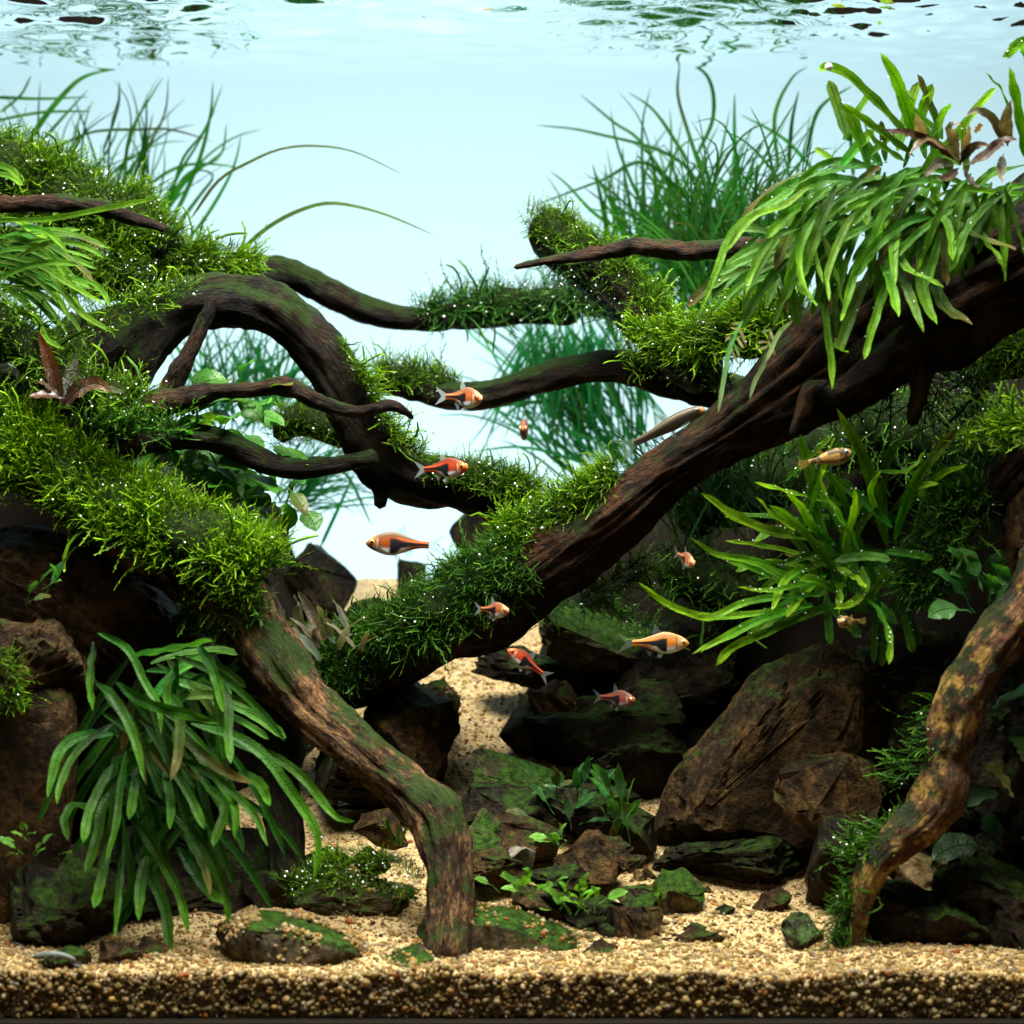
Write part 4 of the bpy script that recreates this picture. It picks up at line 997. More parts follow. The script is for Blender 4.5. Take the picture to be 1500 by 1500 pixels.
# ------------------------------------------------------------------ grass
def grass(label, n, bx, by, D, ang, Lpx, wpx, col, heroes=(), droop=0.35, jitD=.02, hw=8, tip=None, seedcurl=.25, group='grass clumps'):
    root = thing('grass_clump', label, 'aquatic grass', tuple(P((bx[0]+bx[1])/2, (by[0]+by[1])/2, D)), group)
    for pts in heroes:
        w = hw
        if not isinstance(pts[0], tuple): w, pts = pts[0], pts[1:]
        d = D + U(-.015, .015)
        leaf(root, path(pts, d, d - .01), lance(w * .33 * d / FPX, .1, .5), col, tip, ns(), GRASS, 'blade', fold=.15, wavy=.05, nacross=3, M=22, twist=U(-.5,.5))
    for q in range(int(n * 2.9)):
        px, py, d = U(*bx), U(*by), D + U(-jitD, jitD); a = math.radians(U(*ang)); L = U(*Lpx)
        v = np.array([math.cos(a), U(-.2,.2), math.sin(a)]); pts = [P(px, py, d)]; st = L / 6 * d / FPX
        bend = np.array([rng.normal(0, .12), 0, -abs(rng.normal(droop, droop * .6)) / 3])
        for k in range(6):
            pts.append(pts[-1] + nrm(v) * st); v = v + bend * (k / 3)
        pts = np.array(pts); pts[:, 2] = np.minimum(pts[:, 2], SURF - .002); pts[:, 1] = np.minimum(pts[:, 1], 1.36)
        leaf(root, pts, lance(U(*wpx) * .22 * d / FPX, .1, .5), col, tip, ns(), GRASS, 'blade', jit=.3, fold=.15, wavy=.05, nacross=3, M=14, twist=U(-1,1))
    return root
GC = (0.022, 0.14, 0.014); GC_HAZE = (0.012, 0.14, 0.04)  # second tone: far grass, cyan haze of the water put into the leaf colour
grass('dark green grass clump rising behind the upper left moss mound', 22, (40,240), (300,370), 1.315, (35,110), (110,230), (6,11), GC, [
  [14,(40,210),(75,160),(120,115),(175,100)], [(0,300),(60,210),(130,130)], [(150,380),(200,250),(240,170),(247,110)], [10,(250,330),(290,240),(308,170),(312,118)],
  [(240,340),(265,240),(300,190),(327,122)], [9,(-20,142),(60,145),(130,142)], [(-10,178),(60,165),(135,163)], [(220,370),(255,270),(290,210),(316,160)], [(150,225),(172,160),(175,118)],
  [(240,320),(270,260),(322,228),(332,180)], [(180,290),(190,200),(225,135),(240,112)], [(250,380),(300,320),(340,250),(354,196)], [(230,370),(290,290),(312,260),(300,250),(280,252)],
  [(60,230),(130,195),(205,190),(250,190),(312,207)], [(180,300),(250,250),(300,240),(360,247)], [(0,165),(30,140),(46,110)]], hw=8)
grass('single long blade arching over the open background, upper of two', 0, (300,330), (290,310), 1.19, (0,1), (1,2), (1,2), (0.06,0.11,0.02), [[9,(280,320),(320,265),(365,238),(410,219),(460,214),(520,223),(592,257)]], group='long arching blades')
grass('single long blade arching over the open background, lower of two', 0, (330,360), (370,380), 1.18, (0,1), (1,2), (1,2), (0.05,0.10,0.02), [[10,(345,375),(390,335),(440,308),(490,298),(560,313),(640,346)]], group='long arching blades')
grass('tall dark grass clump behind the leaning stub', 84, (900,1120), (400,520), 1.305, (55,125), (130,290), (7,13), GC, [
  [(1000,300),(940,210),(900,180),(850,138)], [10,(1010,240),(960,165),(920,135)], [(1030,260),(1010,200),(993,140),(996,90)], [(1020,230),(1045,170),(1035,110),(982,82)], [(1060,360),(1000,240),(870,195),(783,183)],
  [(960,360),(880,320),(830,270),(805,250)], [(890,350),(880,290),(868,240)], [(1140,250),(1135,170),(1160,115),(1185,97)], [10,(1080,330),(1076,200),(1076,136)], [(1155,250),(1160,180),(1170,132)],
  [(930,330),(915,260),(912,215)], [(1200,260),(1150,205),(1085,168)], [(1250,260),(1246,200),(1243,160)], [(1180,230),(1200,160),(1250,125)], [(1040,330),(950,240),(880,265),(785,300)], [(1000,420),(960,340),(900,300),(870,250)]], hw=9, droop=.5)
grass('second dark grass clump left of the hanging fern', 46, (1000,1190), (330,470), 1.2, (60,140), (110,230), (6,11), (0.018,0.11,0.012), droop=.6)
grass('haze tinted far grass clump behind the mid back branch', 44, (820,960), (600,720), 1.31, (85,145), (120,300), (5,10), GC_HAZE, [
  [12,(960,720),(880,640),(820,590),(690,600)], [(930,700),(870,600),(840,540),(830,500)], [12,(960,740),(860,680),(790,630),(732,622)], [(900,700),(830,670),(760,655),(690,662)]], droop=.25)
grass('haze tinted far grass blades hanging under the dipping back branch', 40, (760,900), (470,520), 1.3, (-130,-50), (80,200), (6,10), GC_HAZE, droop=.15)
grass('haze tinted far grass seen through the left arch', 46, (270,420), (560,640), 1.3, (30,120), (70,170), (5,9), GC_HAZE, droop=.5)
grass('haze tinted thin grass below the blunt cut branch', 26, (400,460), (690,760), 1.29, (0,70), (60,150), (4,8), GC_HAZE, [[(440,720),(500,690),(545,770)], [(430,740),(480,680),(540,672)], [(470,800),(500,735),(520,690)]], droop=.7)
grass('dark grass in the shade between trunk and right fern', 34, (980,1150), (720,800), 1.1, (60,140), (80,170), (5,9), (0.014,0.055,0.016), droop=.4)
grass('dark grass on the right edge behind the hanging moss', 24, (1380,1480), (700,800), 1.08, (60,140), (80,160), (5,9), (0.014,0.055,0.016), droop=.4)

# ------------------------------------------------------------------ broad leafed plants
def rosette(name, label, cat, base, D, n, ang, Lpx, wpx, col, tip=None, pet=.35, droop=.5, mat=None, spread=(10, 8), heroes=(), group=None, shape=None, jitD=.02, jit=.2, **kw):
    root = thing(name, label, cat, tuple(P(base[0], base[1], D)), group)
    for q in range(n):
        d = D + U(-jitD, jitD); a = math.radians(U(*ang)); L = U(*Lpx)
        v = np.array([math.cos(a), U(-.7,.3), math.sin(a)]); pts = [P(base[0] + rng.normal(0, spread[0]), base[1] + rng.normal(0, spread[1]), d)]; st = L / 5 * d / FPX
        for k in range(5):
            pts.append(pts[-1] + nrm(v) * st); v = v + np.array([0, -.12, -droop / 3])
        w = U(*wpx) * .5 * d / FPX
        leaf(root, np.array(pts), (shape or ovate)(w, pet), col, tip, ns(), mat or BROAD, jit=jit, facing=(0,-.6,1), M=14, **kw)
    return root
BG = (0.025, 0.13, 0.008); BT = (0.06, 0.26, 0.015)
for lab, b, n, D in [
  ('broad leafed green plant behind the thin branches, upper clump', (330,620), 26, 1.05), ('broad leafed green plant behind the thin branches, left clump', (270,660), 20, 1.045),
  ('broad leafed green plant below the blunt branch', (370,715), 26, 1.055), ('broad leafed green plant at the edge of the bright background', (415,755), 16, 1.07), ('broad leafed green plant in the shade above the bright moss slope', (310,705), 22, 1.06)]:
    rosette('broadleaf_plant', lab, 'aquatic plant', b, D, n, (-60,200), (50,95), (26,42), BG, BT, .3, .8, spread=(34,28), group='broad leafed plants', fold=.15, wavy=.07)
o = thing('broadleaf_plant', 'single bright yellow green leaf above the smooth dark branch', 'aquatic plant', tuple(P(290,625,1.06)))
leaf(o, path([(275,640),(288,628),(305,615),(326,606)],1.06,1.05), ovate(13*1.06/FPX,.1), (.22,.42,.02), (.3,.5,.03), ns(), BROAD, M=14)
rosette('bronze_plant', 'bronze red leafed plant in the moss at left', 'aquatic plant', (92,580), 1.0, 4, (100,200), (40,70), (20,26), (.06,.025,.018), (.10,.04,.025), .15, .3, DARKLEAF, (6,6))
o = thing('bronze_plant', 'red brown curved leaves beside the bubbly moss at left', 'aquatic plant', tuple(P(95,590,.995)))
leaf(o, path([(92,592),(82,560),(68,515),(55,484)],.995,.99), ovate(11/FPX,.05), (.16,.045,.025), (.28,.09,.04), ns(), DARKLEAF, M=14)
leaf(o, path([(92,596),(110,575),(140,562),(165,575)],.995,.985), ovate(13/FPX,.05), (.10,.03,.03), (.16,.09,.02), ns(), DARKLEAF, M=14)
leaf(o, path([(92,594),(100,565),(108,540),(110,520)],.995,1.0), ovate(12/FPX,.05), (.03,.03,.02), (.05,.06,.03), ns(), DARKLEAF, M=14)
leaf(o, path([(150,565),(165,566),(184,574)],.99,.99), ovate(9/FPX,.05), (.10,.16,.08), (.2,.26,.16), ns(), DARKLEAF, M=14)
BR = (.075,.045,.032)
o = thing('bronze_plant', 'brown and grey rosette plant on top of the upper right fern', 'aquatic plant', tuple(P(1400,235,.955)))
for q, (pts, w, c, tc) in enumerate([
  ([(1405,240),(1370,212),(1330,195),(1290,190)], 15, (.14,.045,.03), (.10,.035,.025)), ([(1405,238),(1380,215),(1352,206),(1330,230)], 15, (.16,.06,.03), (.12,.04,.03)), ([(1352,208),(1348,190),(1342,165)], 17, (.16,.13,.11), (.3,.26,.22)),
  ([(1405,238),(1395,205),(1392,185),(1410,180)], 17, (.12,.09,.07), (.3,.25,.2)), ([(1408,240),(1416,205),(1420,182)], 13, (.10,.06,.05), (.2,.16,.13)), ([(1412,242),(1440,230),(1470,205),(1490,205)], 17, BR, (.04,.02,.02)),
  ([(1476,215),(1474,180),(1482,145)], 20, BR, (.2,.17,.14)), ([(1470,215),(1455,175),(1430,162),(1414,172)], 14, (.05,.03,.025), (.24,.2,.16)), ([(1400,240),(1372,240),(1352,262)], 15, (.2,.17,.14), (.26,.22,.18)),
  ([(1405,246),(1390,258),(1370,262)], 13, (.1,.06,.05), (.22,.18,.15)), ([(1410,245),(1425,270),(1440,276)], 13, (.05,.03,.025), (.08,.05,.04)), ([(1470,225),(1466,250),(1468,268)], 14, (.08,.05,.04), (.25,.21,.17)),
  ([(1405,240),(1425,215),(1452,212)], 14, (.05,.03,.028), (.12,.09,.07)), ([(1430,196),(1434,188),(1436,180)], 12, (.3,.08,.02), (.25,.07,.02))]):
    leaf(o, path(pts, .955, .94), ovate(w * .5 * .95 / FPX, .06), c, tc, ns(), DARKLEAF, M=14, wavy=.25, jit=.05)
rosette('broadleaf_plant', 'small leafy green plant on the dark stones in the centre', 'aquatic plant', (850,1185), 1.03, 26, (20,190), (36,72), (10,15), (.02,.085,.022), (.04,.14,.03), .3, .3, spread=(34,22))
rosette('broadleaf_plant', 'upright leafy sprig at the right of the centre stones', 'aquatic plant', (905,1205), 1.03, 16, (60,130), (44,84), (12,16), (.03,.12,.022), (.06,.2,.03), .3, .2, spread=(8,20))
rosette('broadleaf_plant', 'small bright green round leafed plant in front of the rusty block stone', 'aquatic plant', (850,1335), .965, 22, (40,150), (38,78), (14,20), (.08,.26,.02), (.14,.36,.03), .55, .35, spread=(14,5))
rosette('broadleaf_plant', 'little green plant left of the bright round leafed plant', 'aquatic plant', (770,1312), .975, 16, (40,150), (30,56), (12,17), (.06,.2,.02), (.13,.33,.04), .5, .4, spread=(28,6))
rosette('broadleaf_plant', 'sparse green sprig above the rusty block stone', 'aquatic plant', (822,1235), .995, 7, (20,170), (26,48), (12,16), (.08,.26,.03), (.14,.36,.05), .4, .2, spread=(8,6))
rosette('broadleaf_plant', 'tiny green plant on the left edge stone', 'aquatic plant', (28,1240), .945, 14, (0,180), (22,44), (10,14), (.06,.2,.02), (.1,.3,.03), .4, .3, spread=(18,10))
rosette('broadleaf_plant', 'small dark sprig on the boulder above the lower left fern', 'aquatic plant', (72,868), .97, 6, (20,120), (40,70), (12,16), (.03,.13,.025), (.06,.2,.03), .3, .3, spread=(22,10))
rosette('broadleaf_plant', 'thin sprig on the green pyramid stone', 'aquatic plant', (955,1325), .965, 6, (30,120), (24,40), (8,11), (.06,.2,.02), (.1,.3,.03), .4, .3, spread=(10,5))
rosette('broadleaf_plant', 'broad leafed plant at the right edge above the right root', 'aquatic plant', (1445,890), .985, 14, (30,170), (60,100), (34,48), (.03,.13,.03), (.07,.24,.05), .35, .6, spread=(26,20), fold=.15)
rosette('broadleaf_plant', 'dark large leafed plant at the right edge behind the right root', 'aquatic plant', (1475,1160), .985, 12, (0,200), (70,130), (50,70), (.012,.04,.018), (.02,.06,.02), .25, .7, spread=(26,50), fold=.12)
o = thing('broadleaf_plant', 'pale yellow green twisted leaves at the right edge', 'aquatic plant', tuple(P(1470,1150,.96)))
leaf(o, path([(1438,1118),(1458,1128),(1475,1150),(1483,1168)],.962,.958), ovate(8/FPX,.02), (.22,.27,.09), (.3,.34,.12), ns(), BROAD, M=14, wavy=.5)
leaf(o, path([(1478,1080),(1494,1090),(1502,1120)],.962,.958), ovate(10/FPX,.02), (.2,.25,.08), (.3,.34,.12), ns(), BROAD, M=14, wavy=.4)
def spear(w, pet): return lance(w, .4, .4)
rosette('grey_plant', 'grey brown spear leafed plant on the back sand beside the mossy trunk', 'aquatic plant', (485,948), 1.045, 17, (40,140), (46,84), (11,16), (.10,.10,.075), (.2,.2,.16), .2, .3, DARKLEAF, (24,10), shape=spear)
o = thing('grass_clump', 'thin grass sprout on the sand behind the front root', 'aquatic grass', tuple(P(580,1235,1.0)))
hero(o, [[(575,1240),(572,1220),(565,1200)], [(580,1240),(584,1220),(582,1205)], [(586,1240),(590,1225),(596,1210)]], 1.0, 1.0, 5, (.04,.15,.02), (.06,.2,.02), GRASS, name='blade')
o = thing('stem_plant', 'thin pale needle leafed stems hanging beside the hanging fern', 'aquatic plant', tuple(P(1085,470,.97)))
for pts in ([(1088,470),(1072,500),(1062,545),(1052,605)], [(1130,480),(1120,530),(1105,560),(1098,585)], [(1160,470),(1140,490),(1122,530)]):
    leaf(o, path(pts, .97, .96), lance(3.2/FPX, .2, .2), (.2,.32,.10), (.28,.4,.2), ns(), GRASS, 'stem', M=14, nacross=3)
for k in range(13):
    a = U(0,1); px, py = (1088 - 18*a, 470 + 40*a) if k < 7 else (1128 - 4*a, 480 + 30*a)
    leaf(o, path([(px,py),(px-U(6,10),py+U(-2,4)),(px-U(12,20),py+U(-4,8))] if k % 2 else [(px,py),(px+4,py+10),(px+U(6,12),py+U(18,26))], .968,.965), lance(2/FPX,.2,.3), (.3,.36,.16), (.5,.45,.25), ns(), GRASS, 'needle_leaf', M=6, nacross=3)
for lab, px, D, sz in (('small yellow green leaf floating on the surface, largest of three', 1300, 1.125, 13), ('small yellow green leaf floating left of the largest floating leaf', 1228, 1.12, 11), ('tiny yellow green leaf bit floating at the upper right', 1290, 1.17, 6)):
    c = np.array([(px - 750) * D / FPX, D, SURF - .0022])
    o = thing('floating_leaf', lab, 'floating leaf', tuple(c), 'floating leaves')
    h = sz * D / FPX
    leaf(o, np.array([c + [-h,-.004,-.0012], c + [0,0,-.0004], c + [h,.003,-.0014]]), ovate(h * .6, .02), (.2,.32,.02), (.24,.36,.03), ns(), BROAD, 'blade', facing=(0,-.4,-1), M=12)
# ------------------------------------------------------------------ fish
RASB = dict(xs=[0,.03,.1,.2,.32,.45,.6,.75,.88,1.0], top=[.0,.04,.095,.145,.185,.2,.15,.096,.062,.056], bot=[-.012,-.05,-.095,-.14,-.178,-.185,-.135,-.075,-.053,-.053], wid=[.008,.03,.055,.07,.078,.074,.055,.034,.02,.012])
ALGA = dict(xs=[0,.03,.1,.2,.35,.5,.7,.85,1.0], top=[-.01,.03,.072,.095,.11,.1,.07,.052,.046], bot=[-.04,-.06,-.075,-.08,-.085,-.082,-.06,-.044,-.04], wid=[.02,.045,.07,.08,.085,.075,.05,.03,.012])
PUFF = dict(xs=[0,.04,.12,.25,.4,.55,.7,.82,1.0], top=[.02,.075,.13,.175,.19,.165,.11,.075,.06], bot=[-.03,-.08,-.14,-.19,-.2,-.16,-.09,-.06,-.055], wid=[.03,.08,.12,.15,.155,.12,.07,.04,.015])
def col_rasbora(x, z, h, tone):
    red = np.array(tone['body']); c = np.tile(red, (len(x), 1))
    def blend(m, k): 
        nonlocal c; m = np.clip(m, 0, 1)[:, None]; c = c * (1 - m) + np.array(k) * m
    sc = np.sin(x * 150) * np.sin(z * 330)
    c = c * (1 + .1 * sc)[:, None]
    blend(sstep(.25, .85, h) * .9, tone['back'])
    blend(sstep(-.25, -.6, h) * sstep(.08, .2, x) * sstep(.75, .55, x), tone['belly'])
    blend(sstep(.24, .12, x) * .65, tone['head'])
    g = np.exp(-((x - .2) / .02) ** 2) * (h < .5) * (h > -.6); blend(g * .7, (.5,.42,.3))
    g = np.exp(-((x - .225) / .012) ** 2) * (np.abs(h) < .7); blend(g * .8, (.03,.02,.02))
    # dark wedge narrowing to the tail
    hi = np.interp(x, [.39,.5,.75,1], [.085,.07,.030,.016]); lo = np.interp(x, [.39,.48,.58,.7,.85,1], [-.15,-.14,-.055,-.024,-.014,-.012])
    m = sstep(.38, .405, x) * sstep(hi + .008, hi - .004, z) * sstep(lo - .008, lo + .004, z)
    s = np.exp(-((z - hi - .016) / .014) ** 2) * sstep(.46, .55, x); blend(s * .9, tone['line'])
    blend(m, (.012,.012,.018))
    return c
def col_alga(x, z, h, tone):
    c = np.tile(np.array((.05,.036,.016)), (len(x), 1)) * (1 + .35 * np.sin(x * 170) * np.sin(z * 420))[:, None]
    def b(m, k):
        nonlocal c; m = np.clip(m, 0, 1)[:, None]; c = c * (1 - m) + np.array(k) * m
    b(sstep(-.35, -.7, h), (.10,.09,.06)); b(np.exp(-((h - .02) / .32) ** 4), (.012,.01,.008)); b(sstep(.1, .04, x), (.35,.17,.05)); return c
def col_puff(x, z, h, tone):
    q = np.stack([x * 9, z * 9, np.sign(h) * 0 + 3], -1); n = fbm(q, 77, 3)
    c = np.tile(np.array((.34,.20,.055)), (len(x), 1)); m = sstep(.1, .35, n)[:, None]; c = c * (1 - m) + np.array((.06,.04,.018)) * m
    m = sstep(-.5, -.8, h)[:, None]; return c * (1 - m) + np.array((.42,.3,.12)) * m
TONES = {
 'gold': dict(body=(.33,.07,.014), back=(.075,.06,.03), belly=(.62,.62,.55), head=(.32,.16,.05), line=(.75,.17,.05)),
 'red': dict(body=(.46,.05,.013), back=(.10,.03,.018), belly=(.55,.5,.48), head=(.55,.12,.03), line=(.7,.12,.04)),
 'orange': dict(body=(.66,.22,.03), back=(.26,.18,.09), belly=(.82,.85,.9), head=(.75,.38,.12), line=(.85,.36,.08)),
 'dim': dict(body=(.24,.05,.03), back=(.10,.05,.04), belly=(.26,.22,.22), head=(.2,.07,.03), line=(.5,.09,.04)),
 'pale': dict(body=(.50,.12,.03), back=(.14,.08,.05), belly=(.75,.72,.7), head=(.6,.3,.15), line=(.8,.28,.09)), 'x': {}}
def fan(pts_root, pts_tip, n=9, mid=None):
    """fin surface between a root line and a tip line, n rays; 3 rows"""
    a = np.asarray(pts_root, float); b = np.asarray(pts_tip, float)
    ta = np.linspace(0, 1, len(a)); tb = np.linspace(0, 1, len(b)); t = np.linspace(0, 1, n)
    A = np.stack([np.interp(t, ta, a[:, k]) for k in range(3)], -1); B = np.stack([np.interp(t, tb, b[:, k]) for k in range(3)], -1)
    rows = [A + (B - A) * q for q in (0, .35, .7, 1)]
    V = np.stack(rows, 0).reshape(-1, 3); uv = np.array([[x, y] for y in (0, .35, .7, 1) for x in t])
    return V, grid_faces(4, n), uv
def fish(name, label, cat, px, py, D, Lpx, heading, pitch, prof, colf, tone, group=None, roll=0.0, tailbend=0.0, fincol=(.75,.85,.88), finop=.35, eye=.05, eyecol=(.7,.25,.05), flat=1.0):
    """heading: 0 = faces left in the picture, 180 = right, 90 = towards the viewer; pitch up positive (nose)"""
    s = Lpx * D / FPX; nx_, nr = 72, 36
    x = np.concatenate([np.linspace(0, .12, 16, endpoint=False) ** 1.0, np.linspace(.12, 1, nx_ - 16)])
    top, bot, wd = [np.interp(x, prof['xs'], prof[k]) for k in ('top', 'bot', 'wid')]
    def sm(a): 
        for _ in range(3): a = np.convolve(np.pad(a, 2, mode='edge'), [.1,.2,.4,.2,.1], 'valid')
        return a
    top, bot, wd = sm(top), sm(bot), sm(wd)
    e = np.sqrt(np.clip(x / .03, 0, 1)); cz = (top + bot) / 2; hz_ = (top - bot) / 2 * e; wd = wd * e
    th = np.linspace(0, 2 * np.pi, nr, endpoint=False)
    X = np.repeat(x[:, None], nr, 1); h = np.repeat(np.sin(th)[None], nx_, 0); Zz = cz[:, None] + hz_[:, None] * h; Yy = wd[:, None] * np.sign(np.cos(th)) * np.abs(np.cos(th)) ** .8
    bend = lambda x, y: y + tailbend * np.maximum(x - .35, 0) ** 2
    V = np.stack([X - .45, bend(X, Yy), Zz], -1).reshape(-1, 3)
    i = np.arange(nx_ - 1)[:, None]; j = np.arange(nr)[None]; j2 = (j + 1) % nr
    F = np.stack([i*nr+j, i*nr+j2, (i+1)*nr+j2, (i+1)*nr+j], -1).reshape(-1, 4)
    c = colf(X.ravel(), Zz.ravel(), h.ravel(), TONES[tone])
    root = thing(name, label, cat, tuple(P(px, py, D)), group)
    root.rotation_euler = (math.radians(roll), math.radians(pitch), math.radians(heading)); root.rotation_mode = 'XYZ'
    # local -x is the nose
    def part(nm, V, F, mat, par=root, **kw): return link(nm, make_mesh(nm, np.asarray(V) * s, F, **kw), mat, par)
    body = part('body', V, F, FISHSKIN, cols=np.clip(c, .003, 1))
    fc = lambda n, k=1.0: np.tile(np.array([*fincol, 1.0]), (n, 1))
    tops = lambda q: float(np.interp(q, x, top)); bots = lambda q: float(np.interp(q, x, bot)); ws = lambda q: float(np.interp(q, x, wd))
    by = lambda q: float(bend(np.array(q), 0.0))
    def fin(nm, a, b, n=9, op=finop):
        V, F_, uv = fan(a, b, n); V[:, 1] += np.array([by(min(max(q + .45, 0), 1.25)) for q in V[:, 0]])
        cc = np.tile(np.array([*fincol, op]), (len(V), 1)); part(nm, V, F_, FIN_OP[round(op, 2)] if round(op, 2) in FIN_OP else mkfin(op), cols=cc, uv=uv)
    tz = cz[-1]
    if cat != 'puffer fish':
        fin('tail_fin', [[.53,0,tz+.045],[.55,0,tz],[.53,0,tz-.045]], [[.80,0,tz+.17],[.72,0,tz+.07],[.655,0,tz],[.72,0,tz-.07],[.80,0,tz-.17]], 15)
        fin('dorsal_fin', [[.03,0,tops(.48)-.01],[.17,0,tops(.62)-.01]], [[.155,0,tops(.48)+.15],[.20,0,tops(.62)+.035]], 9)
        fin('anal_fin', [[.16,0,bots(.61)+.01],[.30,0,bots(.75)+.01]], [[.24,0,bots(.61)-.10],[.33,0,bots(.75)-.03]], 8, finop * .7)
        for sd in (-1, 1):
            fin('pelvic_fin', [[.0,sd*.02,bots(.45)+.012],[.05,sd*.02,bots(.5)+.012]], [[.05,sd*.05,bots(.45)-.085],[.11,sd*.045,bots(.5)-.05]], 6, finop * .7)
            fin('pectoral_fin', [[-.2,sd*ws(.25)*.93,-.05],[-.19,sd*ws(.26)*.93,-.08]], [[-.06,sd*(ws(.25)+.05),-.07],[-.09,sd*(ws(.25)+.05),-.13]], 6, finop * .6)
    else:
        fin('tail_fin', [[.53,0,tz+.05],[.55,0,tz],[.53,0,tz-.05]], [[.76,0,tz+.12],[.79,0,tz],[.76,0,tz-.12]], 11)
        fin('dorsal_fin', [[.17,0,tops(.62)-.01],[.25,0,tops(.7)-.01]], [[.25,0,tops(.62)+.10],[.31,0,tops(.7)+.07]], 7)
        fin('anal_fin', [[.2,0,bots(.65)+.01],[.27,0,bots(.72)+.01]], [[.27,0,bots(.65)-.08],[.32,0,bots(.72)-.06]], 7)
        for sd in (-1, 1):
            fin('pectoral_fin', [[-.13,sd*ws(.32)*.97,.02],[-.13,sd*ws(.32)*.97,-.06]], [[-.03,sd*(ws(.32)+.07),.03],[-.03,sd*(ws(.32)+.07),-.08]], 6)
    v, f = ICO3
    for sd in (-1, 1):
        ex, ez = (.105, cz[12] + .022) if cat != 'puffer fish' else (.14, .06)
        p = np.array([ex - .45, sd * (np.interp(ex, x, wd) - eye * .25), ez])
        e_ = part('eye', v * [eye, eye * .55, eye] + p, f, EYE_M, cols=np.tile(np.array(eyecol), (len(v), 1)))
        part('pupil', v * [eye * .52, eye * .3, eye * .52] + p + [0, sd * eye * .34, 0], f, EYE_M, e_, cols=np.tile(np.array((.004,.004,.006)), (len(v), 1)))
    return root
FIN_OP = {}
def mkfin(op):
    g = NT('fin_%d' % int(op * 100))
    c = g.n('ShaderNodeVertexColor', layer_name='Col'); uv = g.n('ShaderNodeUVMap'); sx = g.n('ShaderNodeSeparateXYZ', {0: (uv, 0)})
    w = g.math('SINE', g.math('MULTIPLY', (sx, 0), 62.0)); a = g.math('ADD', op, g.math('MULTIPLY', (w, 0), op * .45), clamp=True)
    b = g.n('ShaderNodeMixShader', {0: .5, 1: g.n('ShaderNodeBsdfDiffuse', {'Color': (c, 0)}), 2: g.n('ShaderNodeBsdfTranslucent', {'Color': (c, 0)})})
    m = g.done(g.n('ShaderNodeMixShader', {0: (a, 0), 1: g.n('ShaderNodeBsdfTransparent'), 2: b})); FIN_OP[round(op, 2)] = m; return m
SH = 'small orange schooling fish'
fish('schooling_fish', 'orange fish facing left in the open bright water', 'fish', 577, 797, 1.0, 93, 0, 2, RASB, col_rasbora, 'gold', SH, finop=.5, eye=.052, eyecol=(.62,.27,.05))
fish('schooling_fish', 'orange fish turned towards the viewer below the mid back branch', 'fish', 684, 583, 1.04, 82, 128, -4, RASB, col_rasbora, 'pale', SH, tailbend=.15, finop=.6, eye=.055, eyecol=(.6,.12,.02))
fish('schooling_fish', 'bright red fish above the moss on the arching branch end', 'fish', 657, 686, 1.03, 80, 145, 2, RASB, col_rasbora, 'red', SH, finop=.45, eye=.062, eyecol=(.9,.22,.03))
fish('schooling_fish', 'dark small fish seen head on in front of the far grass', 'fish', 768, 630, 1.1, 84, 86, 0, RASB, col_rasbora, 'dim', SH)
fish('schooling_fish', 'orange fish in front of the lower trunk', 'fish', 727, 894, .99, 62, 132, 0, RASB, col_rasbora, 'pale', SH, eye=.05)
fish('schooling_fish', 'red fish swimming left and up before the dark stones', 'fish', 766, 967, 1.03, 66, 22, 34, RASB, col_rasbora, 'red', SH, finop=.25)
fish('schooling_fish', 'dim red fish in the dark hollow', 'fish', 908, 1024, 1.05, 68, 135, 0, RASB, col_rasbora, 'dim', SH, eyecol=(.9,.35,.1), finop=.15)
fish('schooling_fish', 'pale orange fish with white belly facing right before the dark stones', 'fish', 972, 942, 1.0, 84, 180, 0, RASB, col_rasbora, 'orange', SH, eye=.05, eyecol=(.8,.5,.2), finop=.14)
fish('schooling_fish', 'small orange fish beside the right fern tips', 'fish', 1006, 820, 1.02, 60, 110, -12, RASB, col_rasbora, 'pale', SH, finop=.2)
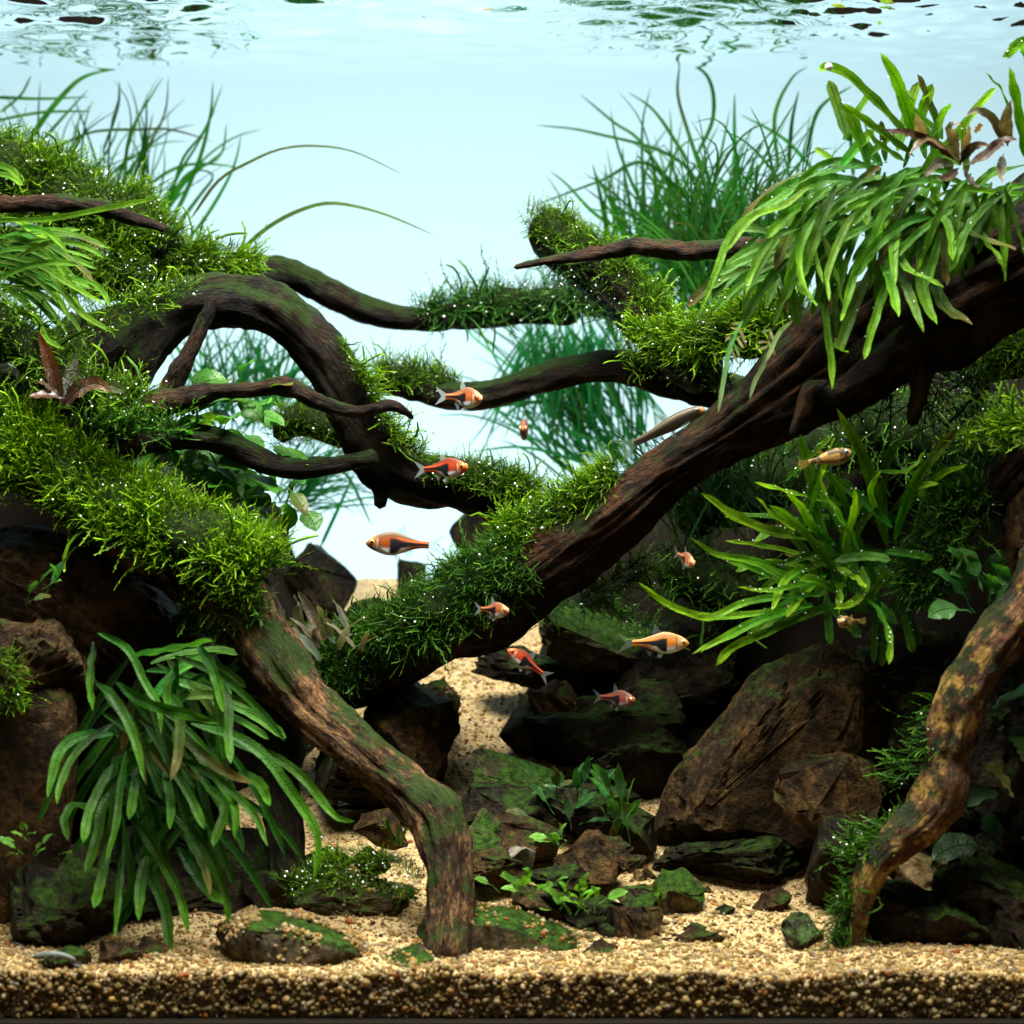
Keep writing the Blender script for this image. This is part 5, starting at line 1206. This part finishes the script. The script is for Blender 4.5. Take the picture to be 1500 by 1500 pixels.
fish('algae_eater', 'slim dark striped fish resting on the upper edge of the trunk', 'fish', 986, 621, 1.02, 116, 180, 27, ALGA, col_alga, 'x', fincol=(.2,.3,.2), finop=.5, eye=.032, eyecol=(.15,.14,.12))
fish('puffer_fish', 'mottled brown fish above the right fern', 'puffer fish', 1220, 670, .955, 66, 180, 13, PUFF, col_puff, 'x', 'brown mottled fish', fincol=(.4,.26,.06), finop=.75, eye=.055, eyecol=(.25,.4,.36))
fish('puffer_fish', 'mottled brown fish turned to the viewer below the right fern', 'puffer fish', 1240, 911, .955, 46, 50, 0, PUFF, col_puff, 'x', 'brown mottled fish', fincol=(.4,.3,.08), finop=.7, eye=.055, eyecol=(.3,.4,.36), tailbend=-.3)

# ------------------------------------------------------------------ shrimp
sh = thing('shrimp', 'small translucent grey shrimp on the left front sand', 'shrimp', tuple(P(75, 1402, .908)))
SHR = mat_simple('shrimp_shell', (.10,.11,.10), .5, spec=.25, noise=500)
D = .912
V, F, wc, C, r = tube_geo(path([(46,1403),(60,1400),(75,1399),(90,1400),(104,1404),(112,1408)], D), np.array([2.5,5.5,6.5,5.5,4,2]) * D / FPX, 901, K=14, rough=.03, groove=0)
obj('body', V, F, SHR, sh)
for q in range(5):
    a = 62 + q * 7
    V, F, _, _, _ = tube_geo(path([(a,1400),(a - 4,1407),(a - 1,1414)], D - .003 * (q % 2)), np.array([1.0,.8,.5]) * D / FPX, 910 + q, K=6, rough=0, groove=0); obj('leg', V, F, SHR, sh)
for pts in ([(46,1400),(36,1388),(22,1380)], [(46,1402),(30,1396),(12,1396)]):
    V, F, _, _, _ = tube_geo(path(pts, D), np.array([.8,.6,.3]) * D / FPX, 920, K=6, rough=0, groove=0); obj('antenna', V, F, SHR, sh)
V, F, uv, t = strap(path([(104,1405),(112,1411),(120,1413)], D), lance(4 * D / FPX), 5); obj('tail_fan', V, F, SHR, sh)
# drop hanging from the curled leaf tip
v, f = ICO3
tag(obj('air_bubble', v * .0016 + P(1214, 98, .94), f, BUBBLE), 'round air bubble under the curled leaf tip at upper right', 'air bubble')
